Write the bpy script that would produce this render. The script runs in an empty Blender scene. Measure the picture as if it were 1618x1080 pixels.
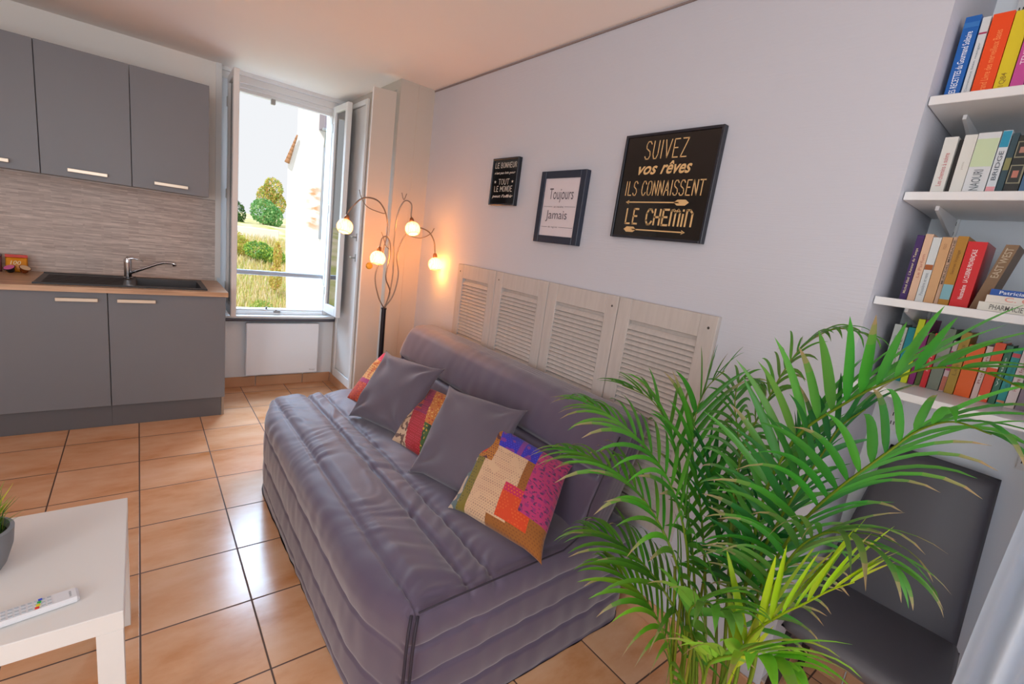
import bpy, math, random
from mathutils import Vector, Matrix
random.seed(7)
S = bpy.context.scene
C = S.collection
PI = math.pi
# ---------------------------------------------------------------- camera, world, lights, exposure
cam = bpy.data.objects.new('camera', bpy.data.cameras.new('camera'))
C.objects.link(cam)
cam.data.sensor_fit = 'HORIZONTAL'; cam.data.sensor_width = 36
cam.data.lens = 735.06 / 1618 * 36
cam.data.clip_start = 0.02
_r = ((0.78211921, -0.60900504, 0.1319182), (0.01990654, 0.23601421, 0.97154569), (0.62281079, 0.75723851, -0.19671443))
cam.matrix_world = Matrix(((_r[0][0], _r[1][0], -_r[2][0], 0), (_r[0][1], _r[1][1], -_r[2][1], 0), (_r[0][2], _r[1][2], -_r[2][2], 1.4122), (0, 0, 0, 1)))
S.camera = cam
S.view_settings.view_transform = 'Standard'
S.view_settings.look = 'None'
S.view_settings.gamma = 1
S.view_settings.use_curve_mapping = False
S.view_settings.exposure = -0.12

def lin(h):
    h = h.lstrip('#'); o = []
    for i in (0, 2, 4):
        c = int(h[i:i+2], 16) / 255
        o.append(c / 12.92 if c <= .04045 else ((c + .055) / 1.055) ** 2.4)
    return (*o, 1)

W = bpy.data.worlds.new('sky'); S.world = W; W.use_nodes = True
W.node_tree.nodes['Background'].inputs[0].default_value = (0.95, 0.97, 1.0, 1)
W.node_tree.nodes['Background'].inputs[1].default_value = 1.02

def area(name, loc, target, sx, sy, energy, color):
    l = bpy.data.lights.new(name, 'AREA'); l.shape = 'RECTANGLE'; l.size = sx; l.size_y = sy
    l.energy = energy; l.color = color
    o = bpy.data.objects.new(name, l); C.objects.link(o)
    o.location = loc
    o.rotation_euler = (Vector(target) - Vector(loc)).to_track_quat('-Z', 'Y').to_euler()
    return o
sun = bpy.data.lights.new('sun', 'SUN'); sun.energy = 3.6; sun.angle = math.radians(.6); sun.color = (1, .95, .86)
so = bpy.data.objects.new('sun', sun); C.objects.link(so)
so.rotation_euler = Vector((.55, .62, -.75)).to_track_quat('-Z', 'Y').to_euler()
area('fill_rear', (-0.5, -1.55, 1.45), (0.2, 2.5, 1.75), 2.0, 1.7, 31, (.88, .94, 1))  # added area light behind the camera; its window is assumed
area('fill_left', (-2.5, -.4, 1.5), (1.6, 1.0, 1.95), 1.4, 1.8, 56, (.82, .91, 1))  # added soft fill for niche and right wall; the left wall is solid
area('fill_side', (1.5, -0.95, 1.5), (-1, .2, 1.2), .8, 1.6, 6, (.72, .86, 1))  # added area light; window by the curtain is assumed, wall there is solid
area('fill_sky_outside', (0.5, 5.9, 3.5), (.95, 4.0, 1.2), 3.6, 1.8, 800, (.50, .73, 1))  # added area lamp floating unseen above the window outside; brightens room and floor reflection

# ---------------------------------------------------------------- materials
MATS = {}
def new_mat(name):
    m = bpy.data.materials.new(name); m.use_nodes = True
    return m, m.node_tree, m.node_tree.nodes['Principled BSDF']
def mat(name, col, rough=.5, metal=0, noise=0, nscale=40, bump=0, bscale=200, emit=0, spec=.5, coat=0, stretch=None, sheen=0, alpha=1, trans=0):
    if name in MATS: return MATS[name]
    m, nt, b = new_mat(name)
    if isinstance(col, str): col = lin(col)
    L = nt.links
    b.inputs['Base Color'].default_value = col
    b.inputs['Roughness'].default_value = rough
    b.inputs['Metallic'].default_value = metal
    b.inputs['Specular IOR Level'].default_value = spec
    b.inputs['Coat Weight'].default_value = coat
    b.inputs['Sheen Weight'].default_value = sheen
    if trans: b.inputs['Transmission Weight'].default_value = trans
    tc = nt.nodes.new('ShaderNodeTexCoord'); mp = nt.nodes.new('ShaderNodeMapping')
    L.new(tc.outputs['Object'], mp.inputs[0])
    if stretch: mp.inputs['Scale'].default_value = stretch
    if noise:
        n = nt.nodes.new('ShaderNodeTexNoise'); n.inputs['Scale'].default_value = nscale; n.inputs['Detail'].default_value = 5
        L.new(mp.outputs[0], n.inputs[0])
        r = nt.nodes.new('ShaderNodeMix'); r.data_type = 'RGBA'
        r.inputs['A'].default_value = tuple(max(0, c * (1 - noise)) for c in col[:3]) + (1,)
        r.inputs['B'].default_value = tuple(min(1, c * (1 + noise)) for c in col[:3]) + (1,)
        L.new(n.outputs[0], r.inputs[0]); L.new(r.outputs['Result'], b.inputs['Base Color'])
    if bump:
        n2 = nt.nodes.new('ShaderNodeTexNoise'); n2.inputs['Scale'].default_value = bscale; n2.inputs['Detail'].default_value = 3
        L.new(mp.outputs[0], n2.inputs[0])
        bp_ = nt.nodes.new('ShaderNodeBump'); bp_.inputs['Strength'].default_value = bump; bp_.inputs['Distance'].default_value = .004
        L.new(n2.outputs[0], bp_.inputs['Height']); L.new(bp_.outputs[0], b.inputs['Normal'])
    if emit:
        b.inputs['Emission Color'].default_value = col; b.inputs['Emission Strength'].default_value = emit
    MATS[name] = m
    return m

def attr_mat(name, rough=.6, bump=0, bscale=300, sheen=0, translucent=0, wave=0, spec=.5):
    m, nt, b = new_mat(name); L = nt.links
    a = nt.nodes.new('ShaderNodeAttribute'); a.attribute_name = 'Col'
    b.inputs['Roughness'].default_value = rough; b.inputs['Sheen Weight'].default_value = sheen
    b.inputs['Specular IOR Level'].default_value = spec
    L.new(a.outputs[0], b.inputs['Base Color'])
    if bump:
        tc = nt.nodes.new('ShaderNodeTexCoord')
        n2 = nt.nodes.new('ShaderNodeTexNoise'); n2.inputs['Scale'].default_value = bscale
        L.new(tc.outputs['Object'], n2.inputs[0])
        bp_ = nt.nodes.new('ShaderNodeBump'); bp_.inputs['Strength'].default_value = bump; bp_.inputs['Distance'].default_value = .003
        L.new(n2.outputs[0], bp_.inputs['Height']); L.new(bp_.outputs[0], b.inputs['Normal'])
    if translucent:
        t = nt.nodes.new('ShaderNodeBsdfTranslucent'); mx = nt.nodes.new('ShaderNodeMixShader'); mx.inputs[0].default_value = translucent
        L.new(a.outputs[0], t.inputs[0]); L.new(b.outputs[0], mx.inputs[1]); L.new(t.outputs[0], mx.inputs[2])
        L.new(mx.outputs[0], nt.nodes['Material Output'].inputs[0])
    return m

# ---------------------------------------------------------------- mesh helpers
class MB:
    def __init__(s): s.v = []; s.f = []; s.c = []
    def box(s, x0, y0, z0, x1, y1, z1, bev=0, col=None):
        n = len(s.v)
        if bev <= 0:
            s.v += [(x, y, z) for x in (x0, x1) for y in (y0, y1) for z in (z0, z1)]
            fs = [(0,1,3,2),(4,6,7,5),(0,4,5,1),(2,3,7,6),(0,2,6,4),(1,5,7,3)]
            s.f += [tuple(n + i for i in f) for f in fs]; s.c += [col] * 6
            return s
        # chamfered box: 24 verts
        b = min(bev, (x1-x0)*.45, (y1-y0)*.45, (z1-z0)*.45)
        X = (x0, x1); Y = (y0, y1); Z = (z0, z1); idx = {}
        for i in (0, 1):
            for j in (0, 1):
                for k in (0, 1):
                    sx, sy, sz = (1, -1)[i], (1, -1)[j], (1, -1)[k]
                    idx[i,j,k,0] = len(s.v); s.v.append((X[i], Y[j]+sy*b, Z[k]+sz*b))
                    idx[i,j,k,1] = len(s.v); s.v.append((X[i]+sx*b, Y[j], Z[k]+sz*b))
                    idx[i,j,k,2] = len(s.v); s.v.append((X[i]+sx*b, Y[j]+sy*b, Z[k]))
        def q(l): s.f.append(tuple(l)); s.c.append(col)
        for i in (0, 1): q([idx[i,0,0,0], idx[i,1,0,0], idx[i,1,1,0], idx[i,0,1,0]])
        for j in (0, 1): q([idx[0,j,0,1], idx[1,j,0,1], idx[1,j,1,1], idx[0,j,1,1]])
        for k in (0, 1): q([idx[0,0,k,2], idx[1,0,k,2], idx[1,1,k,2], idx[0,1,k,2]])
        for i in (0, 1):
            for j in (0, 1): q([idx[i,j,0,0], idx[i,j,0,1], idx[i,j,1,1], idx[i,j,1,0]])
        for i in (0, 1):
            for k in (0, 1): q([idx[i,0,k,0], idx[i,0,k,2], idx[i,1,k,2], idx[i,1,k,0]])
        for j in (0, 1):
            for k in (0, 1): q([idx[0,j,k,1], idx[0,j,k,2], idx[1,j,k,2], idx[1,j,k,1]])
        for i in (0, 1):
            for j in (0, 1):
                for k in (0, 1): q([idx[i,j,k,0], idx[i,j,k,1], idx[i,j,k,2]])
        return s
    def quad(s, a, b, c, d, col=None):
        n = len(s.v); s.v += [tuple(a), tuple(b), tuple(c), tuple(d)]; s.f.append((n, n+1, n+2, n+3)); s.c.append(col); return s
    def poly(s, pts, col=None):
        n = len(s.v); s.v += [tuple(p) for p in pts]; s.f.append(tuple(range(n, n+len(pts)))); s.c.append(col); return s
    def prism(s, pts, d):     # polygon pts extruded by vector d
        n = len(s.v); k = len(pts); d = Vector(d)
        s.v += [tuple(p) for p in pts] + [tuple(Vector(p) + d) for p in pts]
        s.f.append(tuple(range(n, n+k))); s.f.append(tuple(range(n+2*k-1, n+k-1, -1))); s.c += [None, None]
        for i in range(k): j = (i+1) % k; s.f.append((n+i, n+j, n+k+j, n+k+i)); s.c.append(None)
        return s
    def tube(s, pts, r, seg=10, col=None, cap=True):
        pts = [Vector(p) for p in pts]; n0 = len(s.v); m = len(pts)
        rs = r if isinstance(r, (list, tuple)) else [r] * m
        prev = None
        for i, p in enumerate(pts):
            t = (pts[min(i+1, m-1)] - pts[max(i-1, 0)]).normalized()
            if prev is None:
                a = Vector((0, 0, 1)) if abs(t.z) < .9 else Vector((1, 0, 0))
                u = t.cross(a).normalized()
            else:
                u = (prev - t * prev.dot(t)).normalized()
            prev = u; w = t.cross(u)
            for k in range(seg):
                an = 2*PI*k/seg; s.v.append(tuple(p + (u*math.cos(an) + w*math.sin(an)) * rs[i]))
        for i in range(m-1):
            for k in range(seg):
                a = n0+i*seg+k; b = n0+i*seg+(k+1) % seg
                s.f.append((a, b, b+seg, a+seg)); s.c.append(col)
        if cap:
            s.f.append(tuple(n0+k for k in range(seg))[::-1]); s.f.append(tuple(n0+(m-1)*seg+k for k in range(seg))); s.c += [col, col]
        return s
    def lathe(s, prof, c=(0, 0, 0), seg=32, M=None, col=None):
        n0 = len(s.v); c = Vector(c)
        for r, z in prof:
            for k in range(seg):
                an = 2*PI*k/seg; p = Vector((r*math.cos(an), r*math.sin(an), z))
                if M is not None: p = M @ p
                s.v.append(tuple(p + c))
        for i in range(len(prof)-1):
            for k in range(seg):
                a = n0+i*seg+k; b = n0+i*seg+(k+1) % seg
                s.f.append((a, b, b+seg, a+seg)); s.c.append(col)
        return s
    def grid(s, fn, nu, nv, cfn=None):
        n0 = len(s.v)
        for j in range(nv+1):
            for i in range(nu+1): s.v.append(tuple(fn(i/nu, j/nv)))
        for j in range(nv):
            for i in range(nu):
                a = n0+j*(nu+1)+i; s.f.append((a, a+1, a+nu+2, a+nu+1)); s.c.append(cfn((i+.5)/nu, (j+.5)/nv) if cfn else None)
        return s

def wloc(p):
    v = Vector((0, 0, 0))
    while p is not None: v += Vector(p.location); p = p.parent
    return v
def build(name, mb, m, parent=None, smooth=False, origin=None, auto=None):
    """mesh given in world coordinates; becomes a child of parent or a top-level object at origin"""
    if parent is not None: o0 = wloc(parent)
    elif origin is not None: o0 = Vector(origin)
    else: o0 = Vector((0, 0, 0))
    me = bpy.data.meshes.new(name)
    me.from_pydata([tuple(Vector(v) - o0) for v in mb.v], [], mb.f)
    me.update()
    import bmesh
    bm = bmesh.new(); bm.from_mesh(me); bmesh.ops.remove_doubles(bm, verts=bm.verts, dist=1e-6) if len(mb.v) < 60000 else None
    bmesh.ops.recalc_face_normals(bm, faces=bm.faces); bm.to_mesh(me); bm.free()
    if mb.c and any(c is not None for c in mb.c) and len(mb.c) == len(me.polygons):
        at = me.color_attributes.new('Col', 'FLOAT_COLOR', 'CORNER')
        buf = []
        for p in me.polygons:
            c = mb.c[p.index] or (1, 1, 1, 1)
            for _ in p.loop_indices: buf += [c[0], c[1], c[2], 1]
        at.data.foreach_set('color', buf)
    for p in me.polygons: p.use_smooth = smooth
    if auto and smooth:
        try: me.set_sharp_from_angle(angle=math.radians(auto))
        except Exception: pass
    me.materials.append(m)
    o = bpy.data.objects.new(name, me); C.objects.link(o)
    if parent is not None: o.parent = parent
    elif origin is not None: o.location = origin
    return o
def tag(o, label=None, cat=None, group=None, kind=None):
    if label: o['label'] = label
    if cat: o['category'] = cat
    if group: o['group'] = group
    if kind: o['kind'] = kind
    return o
def thing(name, label, cat, loc, group=None):
    o = bpy.data.objects.new(name, None); C.objects.link(o); o.location = loc; o.empty_display_size = .1
    return tag(o, label, cat, group)
def struct(name, mb, m, parent=None, **k):
    o = build(name, mb, m, parent, **k)
    if parent is None: o['kind'] = 'structure'
    return o
def B(*a, **k): return MB().box(*a, **k)

def text_pts(txt, shear=0, extrude=0, offset=0):
    cu = bpy.data.curves.new('t', 'FONT'); cu.body = txt; cu.size = 1; cu.shear = shear; cu.offset = offset; cu.resolution_u = 3
    o = bpy.data.objects.new('t', cu)
    me = bpy.data.meshes.new_from_object(o)
    vs = [tuple(v.co) for v in me.vertices]; fs = [tuple(p.vertices) for p in me.polygons]
    bpy.data.objects.remove(o); bpy.data.curves.remove(cu); bpy.data.meshes.remove(me)
    if not vs: return [], []
    x0 = min(v[0] for v in vs); x1 = max(v[0] for v in vs); y0 = min(v[1] for v in vs); y1 = max(v[1] for v in vs)
    return [((v[0]-x0)/(x1-x0), (v[1]-y0)/max(y1-y0, 1e-6)) for v in vs], fs
def text_on(mb, txt, P, U, V, shear=0, offset=0):
    """text filling the parallelogram P + a*U + b*V"""
    vs, fs = text_pts(txt, shear, offset=offset); P, U, V = Vector(P), Vector(U), Vector(V); n = len(mb.v)
    mb.v += [tuple(P + U*a + V*b) for a, b in vs]; mb.f += [tuple(n+i for i in f) for f in fs]; mb.c += [None]*len(fs)
    return mb
# ---------------------------------------------------------------- room dimensions
XR, YB, YW, ZC = 1.603, 4.13, 4.20, 2.385
XK, YK = 1.355, 3.125
YN, XN, YN2 = 0.406, 2.0, -0.32
XL, YR = -2.6, -1.75

def wall_paper(name, col, horiz=True, bump=.25):
    m, nt, b = new_mat(name); L = nt.links
    b.inputs['Base Color'].default_value = lin(col); b.inputs['Roughness'].default_value = .7
    tc = nt.nodes.new('ShaderNodeTexCoord'); mp = nt.nodes.new('ShaderNodeMapping'); mp.inputs['Scale'].default_value = (14, 14, 220)
    n = nt.nodes.new('ShaderNodeTexNoise'); n.inputs['Scale'].default_value = 1; n.inputs['Detail'].default_value = 3
    L.new(tc.outputs['Object'], mp.inputs[0]); L.new(mp.outputs[0], n.inputs[0])
    bu = nt.nodes.new('ShaderNodeBump'); bu.inputs['Strength'].default_value = bump; bu.inputs['Distance'].default_value = .003
    L.new(n.outputs[0], bu.inputs['Height']); L.new(bu.outputs[0], b.inputs['Normal'])
    return m
M_wall = wall_paper('ribbed white wallpaper', '#c7c7cf')
M_wallk = mat('kitchen wall paint', '#efe9e2', .7, bump=.05)
M_niche = mat('niche paint', '#e9edf0', .6)
M_ceil = mat('ceiling paint', '#f8efe9', .75, noise=.02, nscale=3)
M_trimw = mat('white gloss paint', '#e4e2e0', .3)
M_box = mat('closet paint', '#c4b8ac', .5)

def floor_mat():
    m, nt, b = new_mat('terracotta tiles'); L = nt.links; N = nt.nodes
    tc = N.new('ShaderNodeTexCoord'); sp = N.new('ShaderNodeSeparateXYZ'); L.new(tc.outputs['Object'], sp.inputs[0])
    def mth(op, a, bb=None):
        n = N.new('ShaderNodeMath'); n.operation = op
        for i, x in enumerate((a, bb)):
            if x is None: continue
            if isinstance(x, (int, float)): n.inputs[i].default_value = x
            else: L.new(x, n.inputs[i])
        return n.outputs[0]
    u = mth('DIVIDE', mth('SUBTRACT', sp.outputs[0], -.3492), .3267); v = mth('DIVIDE', mth('SUBTRACT', sp.outputs[1], 2.3621), .3365)
    fu, fv = mth('FLOOR', u), mth('FLOOR', v)
    def edge(x, f):
        fr = mth('SUBTRACT', x, f); return mth('MINIMUM', fr, mth('SUBTRACT', 1, fr))
    e = mth('MINIMUM', edge(u, fu), edge(v, fv))
    grout = N.new('ShaderNodeMapRange'); grout.inputs['From Min'].default_value = .006; grout.inputs['From Max'].default_value = .011
    L.new(e, grout.inputs['Value'])
    cm = N.new('ShaderNodeCombineXYZ'); L.new(fu, cm.inputs[0]); L.new(fv, cm.inputs[1])
    wn = N.new('ShaderNodeTexWhiteNoise'); wn.noise_dimensions = '3D'; L.new(cm.outputs[0], wn.inputs[0])
    mp = N.new('ShaderNodeVectorMath'); mp.operation = 'MULTIPLY_ADD'; L.new(wn.outputs['Color'], mp.inputs[0]); mp.inputs[1].default_value = (7, 7, 7)
    st = N.new('ShaderNodeVectorMath'); st.operation = 'MULTIPLY'; L.new(tc.outputs['Object'], st.inputs[0]); st.inputs[1].default_value = (2.2, 5, 1)
    L.new(st.outputs[0], mp.inputs[2])
    n = N.new('ShaderNodeTexNoise'); n.inputs['Scale'].default_value = 1.0; n.inputs['Detail'].default_value = 7; n.inputs['Roughness'].default_value = .6
    L.new(mp.outputs[0], n.inputs[0])
    cr = N.new('ShaderNodeValToRGB'); L.new(n.outputs[0], cr.inputs[0])
    cr.color_ramp.elements[0].position = .28; cr.color_ramp.elements[0].color = lin('#c98750')
    cr.color_ramp.elements[1].position = .72; cr.color_ramp.elements[1].color = lin('#e8bd9a')
    x = cr.color_ramp.elements.new(.46); x.color = lin('#dca67b')
    mx = N.new('ShaderNodeMix'); mx.data_type = 'RGBA'; L.new(grout.outputs[0], mx.inputs[0]); mx.inputs['A'].default_value = lin('#5c4438'); L.new(cr.outputs[0], mx.inputs['B'])
    L.new(mx.outputs['Result'], b.inputs['Base Color'])
    rr = N.new('ShaderNodeMapRange'); rr.inputs['To Min'].default_value = .7; rr.inputs['To Max'].default_value = .2; L.new(grout.outputs[0], rr.inputs['Value']); L.new(rr.outputs[0], b.inputs['Roughness'])
    b.inputs['IOR'].default_value = 1.5
    bn = N.new('ShaderNodeTexNoise'); bn.inputs['Scale'].default_value = 60; L.new(tc.outputs['Object'], bn.inputs[0])
    ad = mth('ADD', mth('MULTIPLY', bn.outputs[0], .12), grout.outputs[0])
    bu = N.new('ShaderNodeBump'); bu.inputs['Strength'].default_value = .35; bu.inputs['Distance'].default_value = .003; L.new(ad, bu.inputs['Height']); L.new(bu.outputs[0], b.inputs['Normal'])
    return m
M_floor = floor_mat()

struct('floor', B(XL-.15, YR-.15, -.12, 2.25, 4.5, 0), M_floor)
struct('ceiling', B(XL-.15, YR-.15, ZC, 2.25, 4.5, ZC+.15), M_ceil)
# right wall with the book niche cut out of it
struct('wall_right', B(XR, YN, 0, XR+.55, 4.5, ZC), M_wall)
struct('wall_right_near', B(XR, YR, 0, XR+.55, YN2, ZC), M_wall)
struct('wall_niche_back', B(XN, YN2, 0, XN+.15, YN, ZC), M_niche)
struct('wall_left', B(XL-.15, YR, 0, XL, 4.5, ZC), M_wallk)
struct('wall_kitchen', B(XL, YB, 0, .4535, 4.5, ZC), M_wallk)
# window wall: below, above, sides of the opening
w = MB(); w.box(.4535, YW, 0, XK, 4.5, .60); w.box(.4535, YW, 2.33, XK, 4.5, ZC); w.box(.4535, YW, .60, .52, 4.5, 2.33); w.box(1.30, YW, .60, XK, 4.5, 2.33)
struct('wall_window', w, mat('window wall paint', '#e9edf2', .5))
# unseen rear wall; its big opening is assumed, added to let light in
w = MB(); w.box(XL, YR-.15, 0, -1.6, YR, ZC); w.box(.6, YR-.15, 0, XR, YR, ZC); w.box(-1.6, YR-.15, 2.35, .6, YR, ZC); w.box(-1.6, YR-.15, 0, .6, YR, .5)
struct('wall_rear', w, M_wallk)
# closet box in the corner
w = MB(); w.box(XK, YK, 0, XR, YK+.03, ZC); w.box(XK, YK+.03, 0, XK+.03, YK+.06, ZC); w.box(XK, YK+.06, 2.33, XR, YW, ZC); w.box(XK, 3.62, 0, XK+.03, YW, 2.33); w.box(XK, YK+.06, 0, XK+.03, 3.62, .09)
struct('wall_closet', w, M_box)
# trims
struct('trim_1', B(XR-.006, YN+.02, ZC-.012, XR, YK, ZC-.005), mat('ceiling joint', '#8d7d78', .8))
w = MB(); w.box(XK+.125, YK-.002, 0, XK+.129, YK, ZC); struct('trim_2', w, mat('joint line', '#c7b9ab', .6))
w = MB(); w.box(.4535, YW-.022, 2.315, 1.34, YW, 2.36); w.box(.4535, YW-.05, 2.36, 1.34, YW, ZC)
struct('trim_3', w, M_trimw)
struct('trim_4', B(.44, YB-.012, .90, .475, YW, ZC), M_trimw)
# baseboards in floor tile
M_base = mat('baseboard tile', '#c99a76', .3, noise=.15, nscale=6)
def tiled_base(name, axis, a0, a1, p0, p1, h, start, step=.33):
    w = MB(); x = start
    while x < a1:
        s, e = max(x+.002, a0), min(x+step-.002, a1)
        if e > s+.004:
            if axis == 'x': w.box(s, p0, 0, e, p1, h, .003)
            else: w.box(p0, s, 0, p1, e, h, .003)
        x += step
    struct(name, w, M_base)
tiled_base('baseboard_back', 'x', .4535, 1.343, YW-.012, YW, .085, .0, .37)
tiled_base('baseboard_closet', 'y', 3.62, YW-.012, XK-.012, XK, .085, 3.2)
tiled_base('baseboard_right', 'y', YN, YK, XR-.012, XR, .09, .1)
tiled_base('baseboard_niche', 'y', YN2, YN-.012, XN-.012, XN, .11, -.4)
tiled_base('baseboard_niche_side', 'x', XR, XN, YN-.012, YN, .11, 1.5)
struct('trim_5', B(XN-.014, YN2, .11, XN, YN-.014, .118).box(XR, YN-.014, .11, XN, YN, .118), mat('grout line', '#b5a79f', .7))

# ---------------------------------------------------------------- window
wf = MB()
def framebox(mb, x0, z0, x1, z1, y0, y1, t):
    mb.box(x0, y0, z0, x0+t, y1, z1, .004); mb.box(x1-t, y0, z0, x1, y1, z1, .004)
    mb.box(x0+t, y0, z0, x1-t, y1, z0+t, .004); mb.box(x0+t, y0, z1-t, x1-t, y1, z1, .004)
framebox(wf, .52, .61, 1.30, 2.33, YW, YW+.07, .045)
wf.box(.565, YW+.01, 2.26, 1.255, YW+.05, 2.29, .004)
wf.box(.565, YW-.012, .612, 1.255, YW+.02, .640, .004)
win = struct('window_1', wf, M_trimw)
build('window_bar', B(.53, 4.24, .925, 1.29, 4.27, .962, .005), mat('grey bar paint', '#b4b8c0', .4), win)
lt = MB(); lt.box(.86, YW-.02, .626, .91, YW-.012, .645, .002); lt.box(.87, YW-.03, .632, .885, YW-.02, .655, .002); lt.box(.80, YW-.018, .655, .815, YW, .675, .002); lt.box(.80, YW-.02, 2.225, .83, YW+.01, 2.262, .003)
build('window_latch', lt, mat('latch metal', '#a49c95', .35, .6), win)
build('window_sill', B(.46, YW-.09, .568, 1.34, YW, .588, .005), mat('dark stone', '#4b464c', .35), win)
build('sill_board', B(.46, YW-.075, .588, 1.34, YW, .610, .004), M_trimw, win)
def glass_mat():
    m, nt, b = new_mat('window glass'); L = nt.links
    t = nt.nodes.new('ShaderNodeBsdfTransparent'); t.inputs[0].default_value = (.88, .94, .98, 1)
    g = nt.nodes.new('ShaderNodeBsdfGlossy'); g.inputs['Roughness'].default_value = .03
    f = nt.nodes.new('ShaderNodeFresnel'); f.inputs[0].default_value = 5.0
    mx = nt.nodes.new('ShaderNodeMixShader'); L.new(f.outputs[0], mx.inputs[0]); L.new(t.outputs[0], mx.inputs[1]); L.new(g.outputs[0], mx.inputs[2])
    L.new(mx.outputs[0], nt.nodes['Material Output'].inputs[0]); return m
M_glass = glass_mat()
def sash(label, hinge, ang, width):
    """casement opened into the room; ang is the direction it points from its hinge"""
    z0, z1 = .655, 2.325; hx, hy = hinge
    t = thing('window_sash', label, 'window sash', (hx, hy, z0)); t['group'] = 'opened sashes of the window'
    U = Vector((math.cos(ang), math.sin(ang), 0)); N = Vector((-math.sin(ang), math.cos(ang), 0))
    def bx(mb, a0, a1, c0, c1, th=.018):
        b = MB().box(a0, -th, c0, a1, th, c1, .004); n = len(mb.v)
        mb.v += [tuple(Vector((hx, hy, 0)) + U*x + N*y + Vector((0, 0, z))) for x, y, z in b.v]
        mb.f += [tuple(n+i for i in f) for f in b.f]; mb.c += [None]*len(b.f)
    m = MB(); bx(m, 0, .05, z0, z1); bx(m, width-.05, width, z0, z1); bx(m, .05, width-.05, z0, z0+.075); bx(m, .05, width-.05, z1-.05, z1)
    build('sash_frame', m, M_trimw, t)
    g = MB(); bx(g, .05, width-.05, z0+.075, z1-.05, .002); build('pane', g, M_glass, t)
    for zz in (z0+.15, (z0+z1)/2, z1-.2):
        h = MB(); bx(h, -.012, .02, zz, zz+.07, .022); build('hinge', h, mat('hinge paint', '#c9c6c0', .4), t)
    return t
sash('left sash of the open window, seen edge on beside the worktop', (.532, 4.165), math.radians(-91), .32)
sash('right sash of the open window, its pane reflecting blue daylight', (1.268, 4.165), math.radians(-88.5), .32)

# ---------------------------------------------------------------- closet doors on the side wall
M_door = mat('pale door paint', '#dcd8d4', .35)
d = struct('door_1', B(XK-.012, 3.69, .17, XK-.001, 4.05, 2.30, .003), M_door)
fr = MB(); fr.box(XK-.02, 3.65, .09, XK-.001, 3.688, 2.34, .003); fr.box(XK-.02, 4.052, .09, XK-.001, 4.09, 2.34, .003); fr.box(XK-.02, 3.688, .09, XK-.001, 4.052, .165, .003); fr.box(XK-.02, 3.688, 2.303, XK-.001, 4.052, 2.34, .003)
build('door_frame', fr, M_trimw, d)
for z in (1.33, 1.17):
    k = MB(); k.box(XK-.016, 3.70, z-.03, XK-.012, 3.725, z+.03, .002); k.tube([(XK-.012, 3.712, z), (XK-.045, 3.712, z)], .007); k.box(XK-.055, 3.695, z-.008, XK-.045, 3.74, z+.008, .003)
    build('door_handle', k, mat('satin metal', '#a8a49e', .3, .9), d)
def skewbox(p, q, th, z0, z1):
    p, q = Vector((*p, 0)), Vector((*q, 0)); n = (q-p).cross(Vector((0, 0, 1))).normalized()*th
    return MB().prism([p+Vector((0,0,z0)), q+Vector((0,0,z0)), q+Vector((0,0,z1)), p+Vector((0,0,z1))], n)
HP, FP = (1.343, 3.165), (1.205, 3.202)
leaf = struct('door_2', skewbox(HP, FP, -.022, .03, 2.30), M_box)
e = skewbox((FP[0]+.003, FP[1]+.02), (FP[0]-.005, FP[1]+.022), -.012, .03, 2.30)
build('door_edge', skewbox(FP, (FP[0]-.006, FP[1]+.0015), -.022, .03, 2.30), M_trimw, leaf)
kn = MB(); Mx = Matrix.Rotation(PI/2, 3, 'X')
kn.lathe([(0, .03), (.014, .03), (.022, .024), (.024, .016), (.016, .008), (.010, 0)], (1.245, 3.187, 1.16), 24, Mx)
build('door_knob', kn, mat('yellow glazed knob', '#d9a83a', .25), leaf, smooth=True)

# ---------------------------------------------------------------- heater
h = thing('panel_heater', 'flat white panel heater on the wall under the window', 'heater', (.94, YW-.05, .10))
build('panel', B(.655, YW-.075, .11, 1.215, YW-.035, .55, .006), mat('heater white', '#eef2f8', .3), h)
[build('wall_bracket', B(x, YW-.035, .15, x+.04, YW, .50), M_trimw, h) for x in (.70, 1.13)]
t = MB(); text_on(t, 'Thermor', (1.145, YW-.0765, .135), (.05, 0, 0), (0, 0, .009)); build('lettering', t, mat('heater print', '#6a6a70', .5), h)

# ---------------------------------------------------------------- kitchen
M_grey = mat('grey cabinet laminate', '#77797f', .38, noise=.03, nscale=4)
M_plinth = mat('grey plinth', '#616063', .4)
M_oakm = mat('brushed bar handle', '#d9c8b4', .3, .55)
def wood_mat():
    m, nt, b = new_mat('oak worktop'); L = nt.links; N = nt.nodes
    tc = N.new('ShaderNodeTexCoord'); mp = N.new('ShaderNodeMapping'); mp.inputs['Scale'].default_value = (3, 40, 40); L.new(tc.outputs['Object'], mp.inputs[0])
    n = N.new('ShaderNodeTexNoise'); n.inputs['Scale'].default_value = 1; n.inputs['Detail'].default_value = 8; L.new(mp.outputs[0], n.inputs[0])
    cr = N.new('ShaderNodeValToRGB'); cr.color_ramp.elements[0].position = .3; cr.color_ramp.elements[0].color = lin('#b28a68'); cr.color_ramp.elements[1].position = .7; cr.color_ramp.elements[1].color = lin('#e0bb9a')
    L.new(n.outputs[0], cr.inputs[0]); L.new(cr.outputs[0], b.inputs['Base Color']); b.inputs['Roughness'].default_value = .3
    return m
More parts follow.
